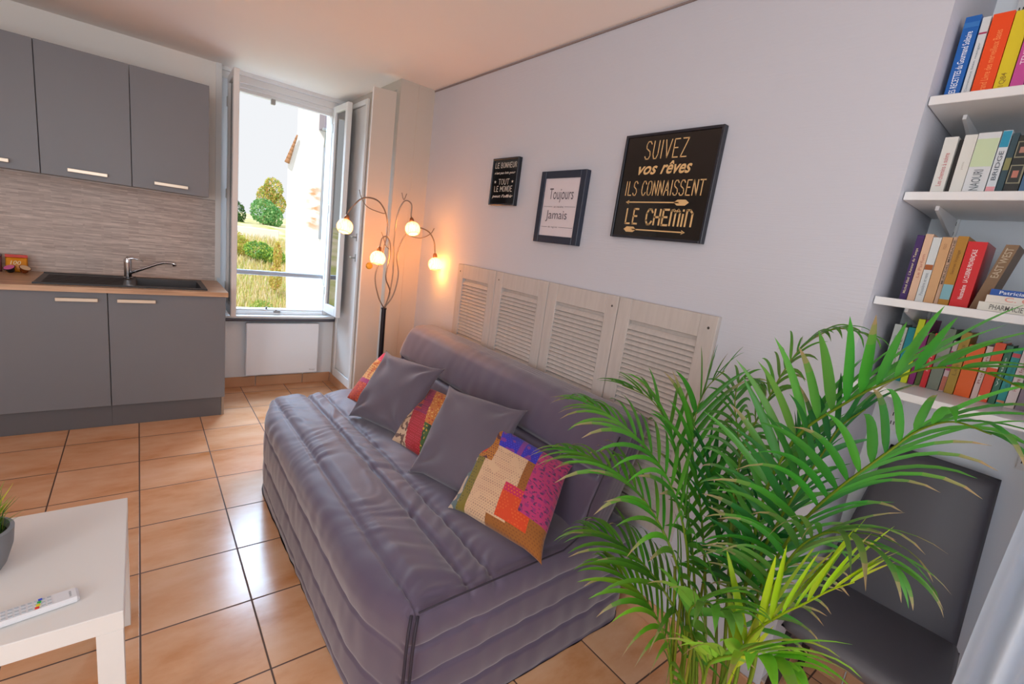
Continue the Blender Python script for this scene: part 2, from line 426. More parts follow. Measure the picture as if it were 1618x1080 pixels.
def splash_mat():
    m, nt, b = new_mat('strip mosaic laminate'); L = nt.links; N = nt.nodes
    tc = N.new('ShaderNodeTexCoord'); mp = N.new('ShaderNodeMapping'); mp.inputs['Rotation'].default_value = (PI/2, 0, 0); L.new(tc.outputs['Object'], mp.inputs[0])
    cols = []
    for (bw, rh, off) in ((.14, .0085, .37), (.09, .0085, .61)):
        br = N.new('ShaderNodeTexBrick'); br.inputs['Scale'].default_value = 1; br.inputs['Brick Width'].default_value = bw; br.inputs['Row Height'].default_value = rh
        br.offset = off; br.inputs['Mortar Size'].default_value = 0; br.inputs['Color1'].default_value = lin('#b4a59d'); br.inputs['Color2'].default_value = lin('#dccfc6'); br.inputs['Mortar'].default_value = lin('#8a7268')
        br.inputs['Bias'].default_value = -.1
        L.new(mp.outputs[0], br.inputs[0]); cols.append(br.outputs[0])
    mx = N.new('ShaderNodeMix'); mx.data_type = 'RGBA'; mx.inputs[0].default_value = .45; L.new(cols[0], mx.inputs['A']); L.new(cols[1], mx.inputs['B'])
    n = N.new('ShaderNodeTexNoise'); n.inputs['Scale'].default_value = 1; n.inputs['Detail'].default_value = 4
    m2 = N.new('ShaderNodeMapping'); m2.inputs['Scale'].default_value = (12, 1, 150); L.new(tc.outputs['Object'], m2.inputs[0]); L.new(m2.outputs[0], n.inputs[0])
    mr = N.new('ShaderNodeMapRange'); mr.inputs['From Min'].default_value = .3; mr.inputs['From Max'].default_value = .7; mr.inputs['To Min'].default_value = .80; mr.inputs['To Max'].default_value = 1.15; L.new(n.outputs[0], mr.inputs[0])
    ml = N.new('ShaderNodeMix'); ml.data_type = 'RGBA'; ml.blend_type = 'MULTIPLY'; ml.inputs[0].default_value = 1; L.new(mx.outputs['Result'], ml.inputs['A']); L.new(mr.outputs[0], ml.inputs['B'])
    L.new(ml.outputs['Result'], b.inputs['Base Color']); b.inputs['Roughness'].default_value = .45
    return m
M_oak = wood_mat(); M_splash = splash_mat()
LBL = ['grey wall cabinet cut off by the left edge of the photo', 'grey wall cabinet in the middle of the row, with a warm sheen', 'grey wall cabinet nearest the window, right end of the row']
for i in range(3):
    x0 = -.8158 + i*.3949; x1 = x0 + .3949
    t = thing('wall_cabinet', LBL[i], 'cabinet', ((x0+x1)/2, YB, 1.4696), 'grey wall cabinets')
    cb = MB(); cb.box(x0+.001, 3.80, 1.4696, x0+.018, YB-.001, 2.154); cb.box(x1-.018, 3.80, 1.4696, x1-.001, YB-.001, 2.154); cb.box(x0+.018, 3.80, 1.4696, x1-.018, YB-.001, 1.4876); cb.box(x0+.018, 3.80, 2.136, x1-.018, YB-.001, 2.154); cb.box(x0+.018, YB-.01, 1.4876, x1-.018, YB-.001, 2.136)
    build('carcass', cb, M_grey, t)
    dr = build('door', B(x0+.0015, 3.78, 1.4696, x1-.0015, 3.799, 2.154, .0015), M_grey, t)
    hx = -.623 if i == 0 else (-.223 if i == 1 else .167)
    hb = MB().box(hx-.086, 3.752, 1.500, hx+.086, 3.757, 1.519, .0015); hb.box(hx-.08, 3.757, 1.505, hx-.072, 3.78, 1.514); hb.box(hx+.072, 3.757, 1.505, hx+.08, 3.78, 1.514)
    build('handle', hb, M_oakm, dr)
LBL = ['grey base cabinet under the drainer, its handle near the right corner of the door', 'grey base cabinet under the sink bowl, beside the window']
for i, (x0, x1, h0, h1) in enumerate(((-.749, -.1513, -.372, -.193), (-.1513, .4466, -.108, .073))):
    t = thing('base_cabinet', LBL[i], 'cabinet', ((x0+x1)/2, 3.9, 0), 'grey base cabinets')
    cb = MB(); cb.box(x0+.001, 3.598, .1423, x0+.018, YB-.001, .846); cb.box(x1-.018, 3.598, .1423, x1-.001, YB-.001, .846); cb.box(x0+.018, 3.598, .1423, x1-.018, YB-.001, .16); cb.box(x0+.018, YB-.01, .16, x1-.018, YB-.001, .846)
    build('carcass', cb, M_grey, t)
    build('plinth', B(x0, 3.607, 0, x1-(.02 if i else 0), 3.623, .1413, .001), M_plinth, t)
    dr = build('door', B(x0+.002, 3.5776, .1423, x1-.002, 3.597, .8412, .0015), M_grey, t)
    hb = MB().box(h0, 3.55, .790, h1, 3.555, .810, .0015); hb.box(h0+.008, 3.555, .796, h0+.016, 3.5776, .805); hb.box(h1-.016, 3.555, .796, h1-.008, 3.5776, .805)
    build('handle', hb, M_oakm, dr)
    if i: build('end_post', B(x1-.018, 3.612, 0, x1-.002, 3.64, .1413), mat('end post', '#9a8878', .5), t)
# third base cabinet running out of the frame
t = thing('base_cabinet', 'grey base cabinet at the left edge of the photo, handle out of view', 'cabinet', (-1.05, 3.9, 0), 'grey base cabinets')
build('carcass', B(-1.347, 3.598, .1423, -.75, YB-.001, .846), M_grey, t); build('door', B(-1.345, 3.5776, .1423, -.751, 3.597, .8412, .0015), M_grey, t); build('plinth', B(-1.347, 3.607, 0, -.75, 3.623, .1413), M_plinth, t)
# worktop with a sink cut-out
WX0, WX1, WY0 = -1.36, .455, 3.54
SX0, SX1, SY0, SY1 = -.463, .345, 3.60, 4.045
wt = MB()
wt.box(WX0, WY0, .8465, WX1, SY0+.01, .876); wt.box(WX0, SY1-.01, .8465, WX1, YB-.001, .876)
wt.box(WX0, SY0+.01, .8465, SX0+.01, SY1-.01, .876); wt.box(SX1-.01, SY0+.01, .8465, WX1, SY1-.01, .876)
tag(build('worktop', wt, M_oak), 'oak worktop with a thin pale front edge over the grey base cabinets', 'worktop')
tag(build('backsplash', B(-1.6, YB-.009, .8765, .44, YB-.001, 1.462), M_splash), 'wood strip mosaic backsplash panel behind the sink', 'backsplash')
# sink
M_sink = mat('black granite composite', '#2c282a', .4, noise=.25, nscale=300)
t = thing('kitchen_sink', 'black composite sink with ribbed drainer let into the oak worktop', 'sink', (-.06, 3.82, .876))
s = MB(); BX0, BX1, BY0, BY1 = -.02, .315, 3.635, 3.975
s.box(SX0, SY0, .8765, BX0, SY1, .882); s.box(BX1, SY0, .8765, SX1, SY1, .884); s.box(BX0, SY0, .8765, BX1, BY0, .884); s.box(BX0, BY1, .8765, BX1, SY1, .884); s.box(SX0, SY1-.02, .882, BX0, SY1, .886); s.box(SX0, SY0, .882, BX0, SY0+.012, .886)
for k in range(10):
    y = 3.645 + k*.033; s.box(SX0+.03, y, .882, BX0-.06, y+.012, .8845, .001)
build('drainer', s, M_sink, t)
s = MB(); z0 = .72
s.quad((BX0, BY0, .884), (BX1, BY0, .884), (BX1-.02, BY0+.02, z0), (BX0+.02, BY0+.02, z0)); s.quad((BX0, BY1, .884), (BX1, BY1, .884), (BX1-.02, BY1-.02, z0), (BX0+.02, BY1-.02, z0))
s.quad((BX0, BY0, .884), (BX0, BY1, .884), (BX0+.02, BY1-.02, z0), (BX0+.02, BY0+.02, z0)); s.quad((BX1, BY0, .884), (BX1, BY1, .884), (BX1-.02, BY1-.02, z0), (BX1-.02, BY0+.02, z0))
s.quad((BX0+.02, BY0+.02, z0), (BX1-.02, BY0+.02, z0), (BX1-.02, BY1-.02, z0), (BX0+.02, BY1-.02, z0))
build('bowl', s, mat('black sink bowl', '#2b282b', .4), t)
s = MB(); s.lathe([(0, .002), (.016, .002), (.018, 0)], (-.045, 3.63, .8825), 20); build('overflow_cap', s, mat('chrome', '#cfd0d4', .12, 1), t, smooth=True)
# tap
Mc = mat('chrome', '#cfd0d4', .12, 1)
t = thing('mixer_tap', 'chrome mixer tap with a long rising spout behind the black sink', 'tap', (-.06, 3.93, .882))
s = MB(); s.lathe([(0, 0), (.026, 0), (.026, .006), (.021, .010), (.021, .10), (.022, .112), (.019, .125), (0, .128)], (-.06, 3.93, .8875), 24); build('body', s, Mc, t, smooth=True, auto=40)
s = MB(); s.tube([(-.045, 3.92, .925), (.02, 3.90, .960), (.09, 3.875, .998), (.125, 3.862, 1.012), (.165, 3.85, 1.014), (.180, 3.845, 1.012), (.183, 3.845, .995)], [.009]*5+[.012, .012], 12); build('spout', s, Mc, t, smooth=True)
s = MB(); s.tube([(-.06, 3.93, 1.008), (-.06, 3.93, 1.018), (-.03, 3.92, 1.020), (.02, 3.90, 1.010)], [.018, .012, .006, .004], 10); build('lever', s, Mc, t, smooth=True)

# sachets and capsules on the worktop
def sachet(label, x0, x1, y, z0, z1, m, name='snack_sachet', group=None):
    def fn(u, v): return (x0+(x1-x0)*u, y - .016*math.sin(PI*u)**.6*math.sin(PI*v)**.6*1 + .02*v, z0+(z1-z0)*v)
    def fb(u, v): p = fn(u, v); return (p[0], y+.02*v + .012*math.sin(PI*u)*math.sin(PI*v), p[2])
    s = MB().grid(fn, 12, 12).grid(fb, 12, 12); return s
ZW = .8768
t = thing('snack_sachet', 'orange and yellow foil sachet with a red top band leaning by the backsplash', 'sachet', (-.585, 4.03, ZW))
build('pouch', sachet('', -.625, -.53, 4.03, ZW, ZW+.088, None), mat('orange foil', '#e8961c', .3, noise=.25, nscale=18), t, smooth=True)
build('top_band', B(-.625, 4.044, ZW+.086, -.53, 4.05, ZW+.103, .001), mat('red foil', '#d8301c', .3), t)
s = MB(); text_on(s, '100', (-.60, 4.009, ZW+.048), (.045, 0, 0), (0, .004, .022), shear=.2); build('lettering', s, mat('cream print', '#f4e6c0', .5), t)
t = thing('snack_sachet', 'dark purple and cream patterned sachet at the left edge of the worktop', 'sachet', (-.70, 4.03, ZW))
build('pouch', sachet('', -.745, -.638, 4.03, ZW, ZW+.098, None), mat('purple patterned foil', '#7d4a52', .35, noise=.9, nscale=45), t, smooth=True)
build('top_band', B(-.745, 4.046, ZW+.09, -.638, 4.052, ZW+.102, .001), mat('dark purple foil', '#321526', .3), t)
def capsule(label, x, y, body, lid, rot):
    R_ = Matrix.Rotation(rot[0], 3, 'X') @ Matrix.Rotation(rot[1], 3, 'Y')
    t = thing('coffee_capsule', label, 'capsule', (x, y, ZW), 'coffee capsules beside the sachets')
    s = MB().lathe([(0, -.014), (.014, -.014), (.018, -.008), (.022, .012), (.027, .014), (.027, .016), (.0, .016)], (x, y, ZW+.021), 20, R_); build('cup', s, body, t, smooth=True, auto=40)
    s = MB().lathe([(0, .0175), (.024, .0172)], (x, y, ZW+.021), 20, R_); build('lid', s, lid, t)
capsule('black coffee capsule with a pink lid, in front of the orange sachet', -.595, 3.97, mat('black plastic', '#1d1e22', .25), mat('pink foil', '#e46aa8', .3), (.45, -.25))
capsule('brown coffee capsule with a cream lid, right of the black one', -.540, 3.985, mat('brown plastic', '#7c3a14', .25), mat('cream foil', '#e9c9a0', .3), (.4, .35))
from mathutils import noise as NZ
# ---------------------------------------------------------------- sofa bed
def rbox(lo, hi, r, n, disp=None, post=None):
    """box with rounded edges (radius per axis), gridded so that seams and puckers can be modelled"""
    lo, hi, r = Vector(lo), Vector(hi), Vector(r); mb = MB()
    def put(p):
        q = Vector((min(max(p[i], lo[i]+r[i]), hi[i]-r[i]) for i in range(3)))
        d = Vector(((p[i]-q[i])/r[i] for i in range(3)))
        if d.length > 1e-9: d.normalize()
        s = q + Vector((r[i]*d[i] for i in range(3)))
        nn = Vector((d[i]/r[i] for i in range(3))); nn = nn.normalized() if nn.length else Vector((0, 0, 1))
        if disp: s = s + nn*disp(s, nn)
        return post(s) if post else s
    for ax in range(3):
        a, b = [(1, 2), (2, 0), (0, 1)][ax]
        for side in (0, 1):
            def fn(u, v, ax=ax, a=a, b=b, side=side):
                p = [0, 0, 0]; p[ax] = (lo, hi)[side][ax]; p[a] = lo[a]+(hi[a]-lo[a])*u; p[b] = lo[b]+(hi[b]-lo[b])*v
                return put(p)
            mb.grid(fn, n[a], n[b])
    return mb
def g(x, c, w): return math.exp(-((x-c)/w)**2)
def sofa_disp(p, n):
    d = 0
    if n.z > .25:
        d0 = d; wz = min(1, (n.z-.25)/.5); wz = wz*wz*(3-2*wz)
        d += -.010*(g(p.x, .56, .007)+g(p.x, .735, .008)+g(p.x, .825, .008)) - .008*g(p.y, .955, .006)
        for a, b in ((.56, .735), (.735, .825), (.825, 1.25)):
            if a < p.x < b: t = (p.x-a)/(b-a); d += .016*min(1, 4*t*(1-t)*1.3)*min(1, (b-a)/.15)*(1-g(p.y, .93, .06))
        d += .012*math.sin(PI*max(0, min(1, (p.y-.93)/1.74)))
        wr = NZ.noise(Vector((p.x*7, p.y*26 + 5*NZ.noise(Vector((p.x*5, p.y*3, 1))), 0)))
        near = g(p.x, .60, .07)+g(p.x, .735, .06)+g(p.x, .825, .05)
        d += .0075*wr*near + .005*NZ.noise(Vector((p.x*9, p.y*9, 3)))
        d = d0+(d-d0)*wz
    if n.x < -.25:
        d0 = d; wx = min(1, (-n.x-.25)/.5); wx = wx*wx*(3-2*wx)
        zz = p.z + .03*math.sin(p.y*1.5)
        d += -.008*(g(zz, .325, .006)+g(zz, .165, .006)+g(zz, .06, .006)) + (.010 if zz > .325 else .007)*abs(math.sin(PI*(zz-.005)/.16))
        d += .004*NZ.noise(Vector((p.z*8, p.y*18, 7)))
        d = d0+(d-d0)*wx
    if abs(n.y) > .5:
        zz = p.z - .10*(p.x-.9)*.3
        d += -.009*(g(zz, .335, .006)+g(zz, .225, .006)+g(zz, .11, .006)) + .006*abs(math.sin(PI*zz/.113))**.6 + .005*NZ.noise(Vector((p.x*16, p.z*8, 2)))
    return d
def back_disp(p, n):
    d = 0
    if n.x < 0:
        d += -.022*g(p.z, .640, .014)*(-n.x)
        if p.z < .64: d -= .012*(-n.x)
        else: d += .010*math.sin(PI*min(1, (p.z-.64)/.20))
        d += .003*NZ.noise(Vector((p.y*4, p.z*6, 4))) + .002*NZ.noise(Vector((p.y*20, p.z*8, 1)))
    if abs(n.y) > .5: d += .006*math.sin(PI*min(1, max(0, (p.z-.43)/.4)))
    return d
M_sofa = mat('plum grey quilted fabric', '#52455b', .55, bump=.12, bscale=700, sheen=.5, noise=.04, nscale=5)
sofa = thing('sofa_bed', 'plum grey quilted fold-out sofa along the right wall', 'sofa', (1.0, 1.8, 0))
build('seat', rbox((.478, .915, -.12), (1.525, 2.685, .438), (.095, .045, .085), (150, 190, 80), sofa_disp, lambda p: Vector((p.x+(max(0, .562-p.x)*.75*(g(p.y, .915, .15)+g(p.y, 2.685, .15))), p.y, max(p.z, .003)))), M_sofa, sofa, smooth=True)
build('backrest', rbox((1.205, .955, .38), (1.395, 2.70, .850), (.06, .035, .05), (34, 150, 90), back_disp, lambda p: Vector((p.x+.39*(p.z-.43), p.y, p.z))), M_sofa, sofa, smooth=True)
M_dk = mat('dark seam thread', '#2e2632', .7)
z = MB(); z.tube([(.548, .930, .425), (.536, .916, .39), (.531, .910, .33), (.529, .906, .2), (.529, .906, .01)], .0045, 8); z.tube([(.562, .920, .425), (.550, .906, .39), (.545, .901, .33), (.543, .897, .2), (.543, .897, .01)], .0045, 8)
build('zipper', z, M_dk, sofa, smooth=True)
z = MB(); z.tube([(.565, .922, .432), (.66, .917, .441), (.9, .917, .443), (1.10, .917, .443), (1.19, .925, .47), (1.24, .948, .56), (1.30, .95, .70), (1.345, .955, .80)], .0028, 8)
build('piping', z, M_dk, sofa, smooth=True)

# ---------------------------------------------------------------- cushions
def cushion(name, label, BL, BR, TR, TL, T, colf, m, nsub=46, group=None, seed=0, edge=.045):
    BL, BR, TR, TL = map(Vector, (BL, BR, TR, TL))
    cen = (BL+BR+TR+TL)/4
    nrm = (BR-BL).cross(TL-BL).normalized()
    if nrm.x > 0: nrm = -nrm
    def base(u, v):
        uu = u + edge*(.5-u)*2*min(1, (4*v*(1-v))*1.6)**.7*abs(2*u-1)**3; vv = v + edge*(.5-v)*2*min(1, (4*u*(1-u))*1.6)**.7*abs(2*v-1)**3
        return BL*(1-uu)*(1-vv)+BR*uu*(1-vv)+TR*uu*vv+TL*(1-uu)*vv
    def fn(s):
        def f(u, v):
            a, b = 4*u*(1-u), 4*v*(1-v)
            hgt = T*(a*b)**.42
            w = .007*NZ.noise(Vector((u*4+seed, v*4, s*3.1)))+.010*NZ.noise(Vector((u*1.7, v*2.2+seed, s)))
            w += .006*math.sin(9*(u+v)+seed)*g(u, .1, .25)*g(v, .9, .25)
            if not colf:
                for cu_, cv_ in ((0, 1), (1, 1), (0, 0), (1, 0)):
                    rr = math.hypot(u-cu_, v-cv_); an = math.atan2(abs(v-cv_), abs(u-cu_)); w += .010*math.sin(an*8+seed+cu_*2)*g(rr, .28, .16)
            return base(u, v) + nrm*s*(hgt*(1 if s > 0 else .7) + w*min(1, a*b*3))
        return f
    s = MB().grid(fn(1), nsub, nsub, colf).grid(fn(-1), nsub, nsub, colf)
    o = build(name, s, m, smooth=True, origin=cen)
    tag(o, label, 'cushion', group)
    return o
def cv(h, k=1.0): c = lin(h); return tuple(min(1, x*k) for x in c[:3])+(1,)
M_kantha = attr_mat('stitched patchwork cotton', .85, bump=.5, bscale=260, sheen=.2)
def speck(c1, c2, u, v, f=40, thr=.08, seed=0):
    """running stitches: short dashes in rows"""
    r = math.floor(v*f); ph = (r % 2)*.5
    du = (u*f*.8+ph) % 1; dv = (v*f) % 1
    return c2 if (du < .45 and .3 < dv < .75 and NZ.noise(Vector((u*9+seed, v*9, 0))) > thr-.35) else c1
def pat3(u, v):
    n = NZ.noise(Vector((u*14, v*14, 5)))
    if v > .55 and u < .30-.10*(v-.55)/.45 and (v > .72 or u < .27):
        for cx, cy, r in ((.05, .95, .06), (.09, .66, .065)):
            if (u-cx)**2+(v-cy)**2 < r*r: return cv('#c8301e')
        return cv('#5a2a30') if n > .22 else speck(cv('#b5701e'), cv('#7d3a1c'), u, v)
    if u < .70 and v > .74: return cv('#7a2a8a') if n > .25 or (.47 < u < .53) else speck(cv('#2a20a8'), cv('#3c34c8'), u, v)
    if u >= .70 and v > .26: return cv('#5c2a58') if NZ.noise(Vector((u*26, v*60, 5))) > .28 else speck(cv('#b83068'), cv('#962a6c'), u, v, 16)
    if .50 < u < .82 and .12 < v <= .44:
        return speck(cv('#c21f50') if v > .36 else cv('#cf3f12'), cv('#d85a20'), u, v)
    if u < .09 and v < .6: return cv('#c0a890') if n > .1 else cv('#5c6a6a')
    if u < .19 and v < .62: return speck(cv('#7d6c22'), cv('#5c5420'), u, v)
    if u < .62 and (v > .10 or u < .42): return speck(cv('#d3ab86'), cv('#a8826c') if NZ.noise(Vector((u*5, v*5, 2))) > 0 else cv('#b88870'), u, v, 46)
    return speck(cv('#96581c'), cv('#84491a'), u, v)
def pat2(u, v):
    n = NZ.noise(Vector((u*16, v*16, 1)))
    w = u + .25*(v-.5)
    if w < .18 and v < .68: return cv('#6a4a3c') if n > .12 else cv('#c9a888')
    if w < .32 and v >= .55: return cv('#5a2848') if n > .15 else speck(cv('#a83228'), cv('#d07a2a'), u, v)
    if w < .46: return speck(cv('#a3161c') if v < .5 else cv('#8a1c4c'), cv('#c43048'), u, v)
    if v < .42: return cv('#1e3a16') if n > .1 else speck(cv('#3f5a1c'), cv('#c8a020'), u, v, 20)
    return speck(cv('#c8742a'), cv('#b02a20') if n > 0 else cv('#e0b060'), u, v, 22)
def pat1(u, v):
    n = NZ.noise(Vector((u*12, v*12, 9)))
    if v > .80: return cv('#c81e50') if n < .25 else cv('#e05a80')
    if v > .40: return speck(cv('#d8a860') if n < .1 else cv('#c87838'), cv('#b05030'), u, v, 24)
    if v > .32: return cv('#a02468')
    return speck(cv('#c03a18'), cv('#d8702a') if n > 0 else cv('#8c1c20'), u, v, 24)
GP = 'patchwork cushions on the sofa'; GG = 'plain grey cushions on the sofa'
cushion('cushion', 'patchwork cushion at the far end of the sofa, pink above, cream and red below', (.915, 2.520, .452), (1.00, 2.18, .452), (1.25, 2.30, .60), (1.165, 2.62, .685), .060, pat1, M_kantha, 90, GP, 1, 0.0)
cushion('cushion', 'patchwork cushion with crimson stripe, wedged between the two plain grey cushions', (.905, 1.895, .452), (.965, 1.50, .452), (1.225, 1.70, .665), (1.175, 2.105, .648), .055, pat2, M_kantha, 70, GP, 2)
cushion('cushion', 'largest patchwork cushion, cream, blue and red, nearest the camera', (.866, 1.296, .452), (.972, .885, .452), (1.285, 1.095, .632), (1.160, 1.470, .695), .060, pat3, M_kantha, 150, GP, 3)
M_cush = mat('grey linen', '#5e535f', .8, bump=.25, bscale=600, sheen=.3, noise=.05, nscale=6)
cushion('cushion', 'plain grey cushion farther from the camera, beside the pink-topped patchwork cushion', (.826, 2.250, .452), (.950, 1.875, .452), (1.200, 1.945, .778), (1.075, 2.400, .760), .065, None, M_cush, 50, GG, 4, .06)
cushion('cushion', 'plain grey cushion nearer the camera, behind the largest patchwork cushion', (.848, 1.592, .452), (.965, 1.205, .452), (1.272, 1.370, .760), (1.128, 1.795, .750), .065, None, M_cush, 50, GG, 5.3, .06)

# ---------------------------------------------------------------- shutters used as a headboard
M_shut = mat('whitewashed wood', '#c1b8b2', .6, noise=.14, nscale=1, stretch=(60, 60, 8), bump=.15, bscale=60)
SL = ['whitewashed louvre shutter farthest from the camera, beside the floor lamp', 'second whitewashed louvre shutter from the lamp', 'third whitewashed louvre shutter from the lamp', 'whitewashed louvre shutter nearest the camera, behind the palm']
edges = [2.555, 2.1427, 1.698, 1.2533, .8086]
for i in range(4):
    y1, y0 = edges[i]-.002, edges[i+1]+.002; zt, zb = 1.272, .38
    t = thing('louvre_shutter', SL[i], 'shutter', (1.59, (y0+y1)/2, zb), 'louvre shutters hung as a headboard')
    X0, X1 = 1.580, 1.6025; sw = .066
    for a, b in ((y0, y0+sw), (y1-sw, y1)): build('stile', B(X0, a, zb, X1, b, zt, .002), M_shut, t)
    for a, b in ((zt-.085, zt-.0005), (zb+.0005, zb+.085)): build('rail', B(X0+.0005, y0+sw, a, X1, y1-sw, b, .002), M_shut, t)
    s = MB(); zz = zb+.09
    while zz < zt-.112:
        s.prism([(X0+.0005, y0+sw, zz+.004), (X0+.0035, y0+sw, zz+.0015), (X1-.003, y0+sw, zz+.022), (X1-.006, y0+sw, zz+.0245)], (0, y1-y0-2*sw, 0)); zz += .0205
    s.box(X1-.002, y0+sw, zb+.085, X1, y1-sw, zt-.085)
    build('louvres', s, M_shut, t)
    for yy in ([y1-.03] if i < 2 else []) + ([y0+.03] if i >= 2 else []):
        s = MB().lathe([(0, .001), (.004, .001), (.005, 0)], (X0, yy, zt-.045), 12, Matrix.Rotation(-PI/2, 3, 'Y')); build('screw', s, mat('screw', '#4c4540', .4, .5), t)

# ---------------------------------------------------------------- pictures
M_gold = mat('gold print', '#d9b27c', .4)
LET = {'S': [[(.95,.85),(.7,1),(.3,1),(.08,.82),(.15,.62),(.8,.42),(.92,.2),(.7,.0),(.25,0),(.03,.15)]],
 'U': [[(.08,1),(.08,.25),(.3,0),(.7,0),(.92,.25),(.92,1)]], 'I': [[(.5,1),(.5,0)]], 'V': [[(.02,1),(.5,0),(.98,1)]],
 'E': [[(.9,1),(.12,1),(.12,0),(.92,0)],[(.12,.52),(.75,.52)]], 'Z': [[(.08,1),(.95,1),(.05,0),(.95,0)]], 'L': [[(.12,1),(.12,0),(.9,0)]],
 'C': [[(.95,.8),(.7,1),(.35,1),(.08,.75),(.08,.25),(.35,0),(.7,0),(.95,.2)]], 'O': [[(.5,1),(.2,.95),(.05,.7),(.05,.3),(.2,.05),(.5,0),(.8,.05),(.95,.3),(.95,.7),(.8,.95),(.5,1)]],
 'N': [[(.1,0),(.1,1),(.9,0),(.9,1)]], 'A': [[(.02,0),(.5,1),(.98,0)],[(.18,.35),(.82,.35)]], 'T': [[(.0,1),(1,1)],[(.5,1),(.5,0)]],
 'H': [[(.1,1),(.1,0)],[(.9,1),(.9,0)],[(.1,.5),(.9,.5)]], 'M': [[(.05,0),(.05,1),(.5,.35),(.95,1),(.95,0)]], 'm': [[(.05,0),(.05,.95),(.3,1),(.5,.85),(.5,0)],[(.5,.85),(.75,1),(.95,.85),(.95,0)]],
 'n': [[(.1,0),(.1,1),(.5,1),(.88,.8),(.88,0)]], 'i': [[(.5,.72),(.5,0)],[(.5,.95),(.5,1)]], 'B': [[(.1,0),(.1,1),(.7,1),(.85,.78),(.7,.54),(.1,.54)],[(.7,.54),(.92,.3),(.75,0),(.1,0)]],
 'R': [[(.1,0),(.1,1),(.7,1),(.9,.78),(.7,.52),(.1,.52)],[(.5,.52),(.92,0)]], 'D': [[(.1,0),(.1,1),(.6,1),(.92,.7),(.92,.3),(.6,0),(.1,0)]], ' ': []}
def strokes(mb, txt, P, U, V, t, gap=.32):
    """hand drawn capitals as ribbons of even width t lying in the plane of U and V"""
    P, U, V = Vector(P), Vector(U), Vector(V); n = len(txt); N = U.cross(V).normalized()
    widths = [.35 if c in 'Ii' else (.45 if c == ' ' else (1.35 if c in 'Mm' else 1)) for c in txt]
    tot = sum(widths)+gap*(n-1); x = 0
    for c, wd in zip(txt, widths):
        for st in LET[c]:
            pts = [P + U*((x+a*wd)/tot) + V*b for a, b in st]
            for i in range(len(pts)-1):
                a, b = pts[i], pts[i+1]; d = (b-a).normalized(); s = N.cross(d)*t/2; e = d*t*.35
                mb.quad(a-s-e, b-s+e, b+s+e, a+s-e)
        x += wd+gap
def picture(name, label, y1, y0, z0, z1, fw, depth, fcol, bg, painter, mountcol=None):
    """y1 is the edge farther from the camera (left in the photo)"""
    xf = XR-depth
    t = thing(name, label, 'picture', (XR-.01, (y0+y1)/2, z0))
    M_f = mat(name+fcol+'frame', fcol, .25)
    f = MB(); f.box(xf, y0, z0, XR-.0008, y0+fw, z1, .0015); f.box(xf, y1-fw, z0, XR-.0008, y1, z1, .0015); f.box(xf, y0+fw, z0, XR-.0008, y1-fw, z0+fw, .0015); f.box(xf, y0+fw, z1-fw, XR-.0008, y1-fw, z1, .0015)
    build('frame', f, M_f, t)
    px = xf+.006
    pr = build('print', B(px, y0+fw, z0+fw, px+.003, y1-fw, z1-fw), bg, t)
    A = lambda u, v: Vector((px-.0006, (y1-fw)-(y1-y0-2*fw)*u, (z0+fw)+(z1-z0-2*fw)*v))
    painter(A, pr)
    return t
M_blk = mat('black print under glass', '#0c0b0b', .08, coat=.3)
def large(A, pr):
    s = MB(); O = A(0, 0); Ux, Vx = A(1, 0)-O, A(0, 1)-O
    def L(txt, u0, u1, v0, v1, t=.0042, gap=.32): strokes(s, txt, A(u0, v0), Ux*(u1-u0), Vx*(v1-v0), t, gap)
    L('SUIVEZ', .235, .70, .775, .945); L('ILS', .07, .215, .415, .555); L('CONNAISSENT', .27, .945, .415, .555, .0042, .28)
    L('LE', .13, .285, .125, .275, .0068); L('CHEmin', .38, .89, .125, .275, .0075, .22)
    text_on(s, 'vos', A(.19, .62), Ux*.22, Vx*.085, .35, .022); text_on(s, 'rêves', A(.45, .62), Ux*.33, Vx*.125, .35, .022)
    for v, flip in ((.345, 0), (.065, 1)):
        a, b = (.10, .82) if not flip else (.13, .84)
        q = lambda u, w: A((a+(b-a)*(u if not flip else 1-u)), v+w)
        s.quad(q(.03, -.006), q(.85, -.006), q(.85, .006), q(.03, .006))
        s.poly([q(0, 0), q(.06, .022), q(.045, 0), q(.06, -.022)])
        s.poly([q(.78, 0), q(.83, .028), q(.95, .028), q(1, 0), q(.95, -.028), q(.83, -.028)])
    build('lettering', s, M_gold, pr)
picture('framed_poster', 'large black poster with gold hand lettering in a thin black frame', 1.3607, .9362, 1.5156, 1.9207, .010, .026, '#23252e', M_blk, large)
def mid(A, pr):
    s = MB(); O = A(0, 0); Ux, Vx = A(1, 0)-O, A(0, 1)-O
    text_on(s, 'Toujours', A(.16, .58), Ux*.70, Vx*.25); text_on(s, 'Jamais', A(.14, .25), Ux*.62, Vx*.20)
    text_on(s, 'se rendre', A(.34, .495), Ux*.28, Vx*.035); text_on(s, 'de regrets', A(.25, .135), Ux*.28, Vx*.04)
    for u0, u1, v in ((.04, .30, .51), (.66, .96, .51), (.04, .22, .155), (.56, .96, .155)):
        s.quad(A(u0, v), A(u1, v), A(u1, v+.006), A(u0, v+.006))
    build('lettering', s, mat('dark grey print', '#55505a', .6), pr)
picture('framed_print', 'white print with thin dark lettering in a wide dark blue frame', 1.8573, 1.5513, 1.4598, 1.7986, .034, .03, '#2b3242', mat('white print paper', '#d6cdd2', .5), mid)
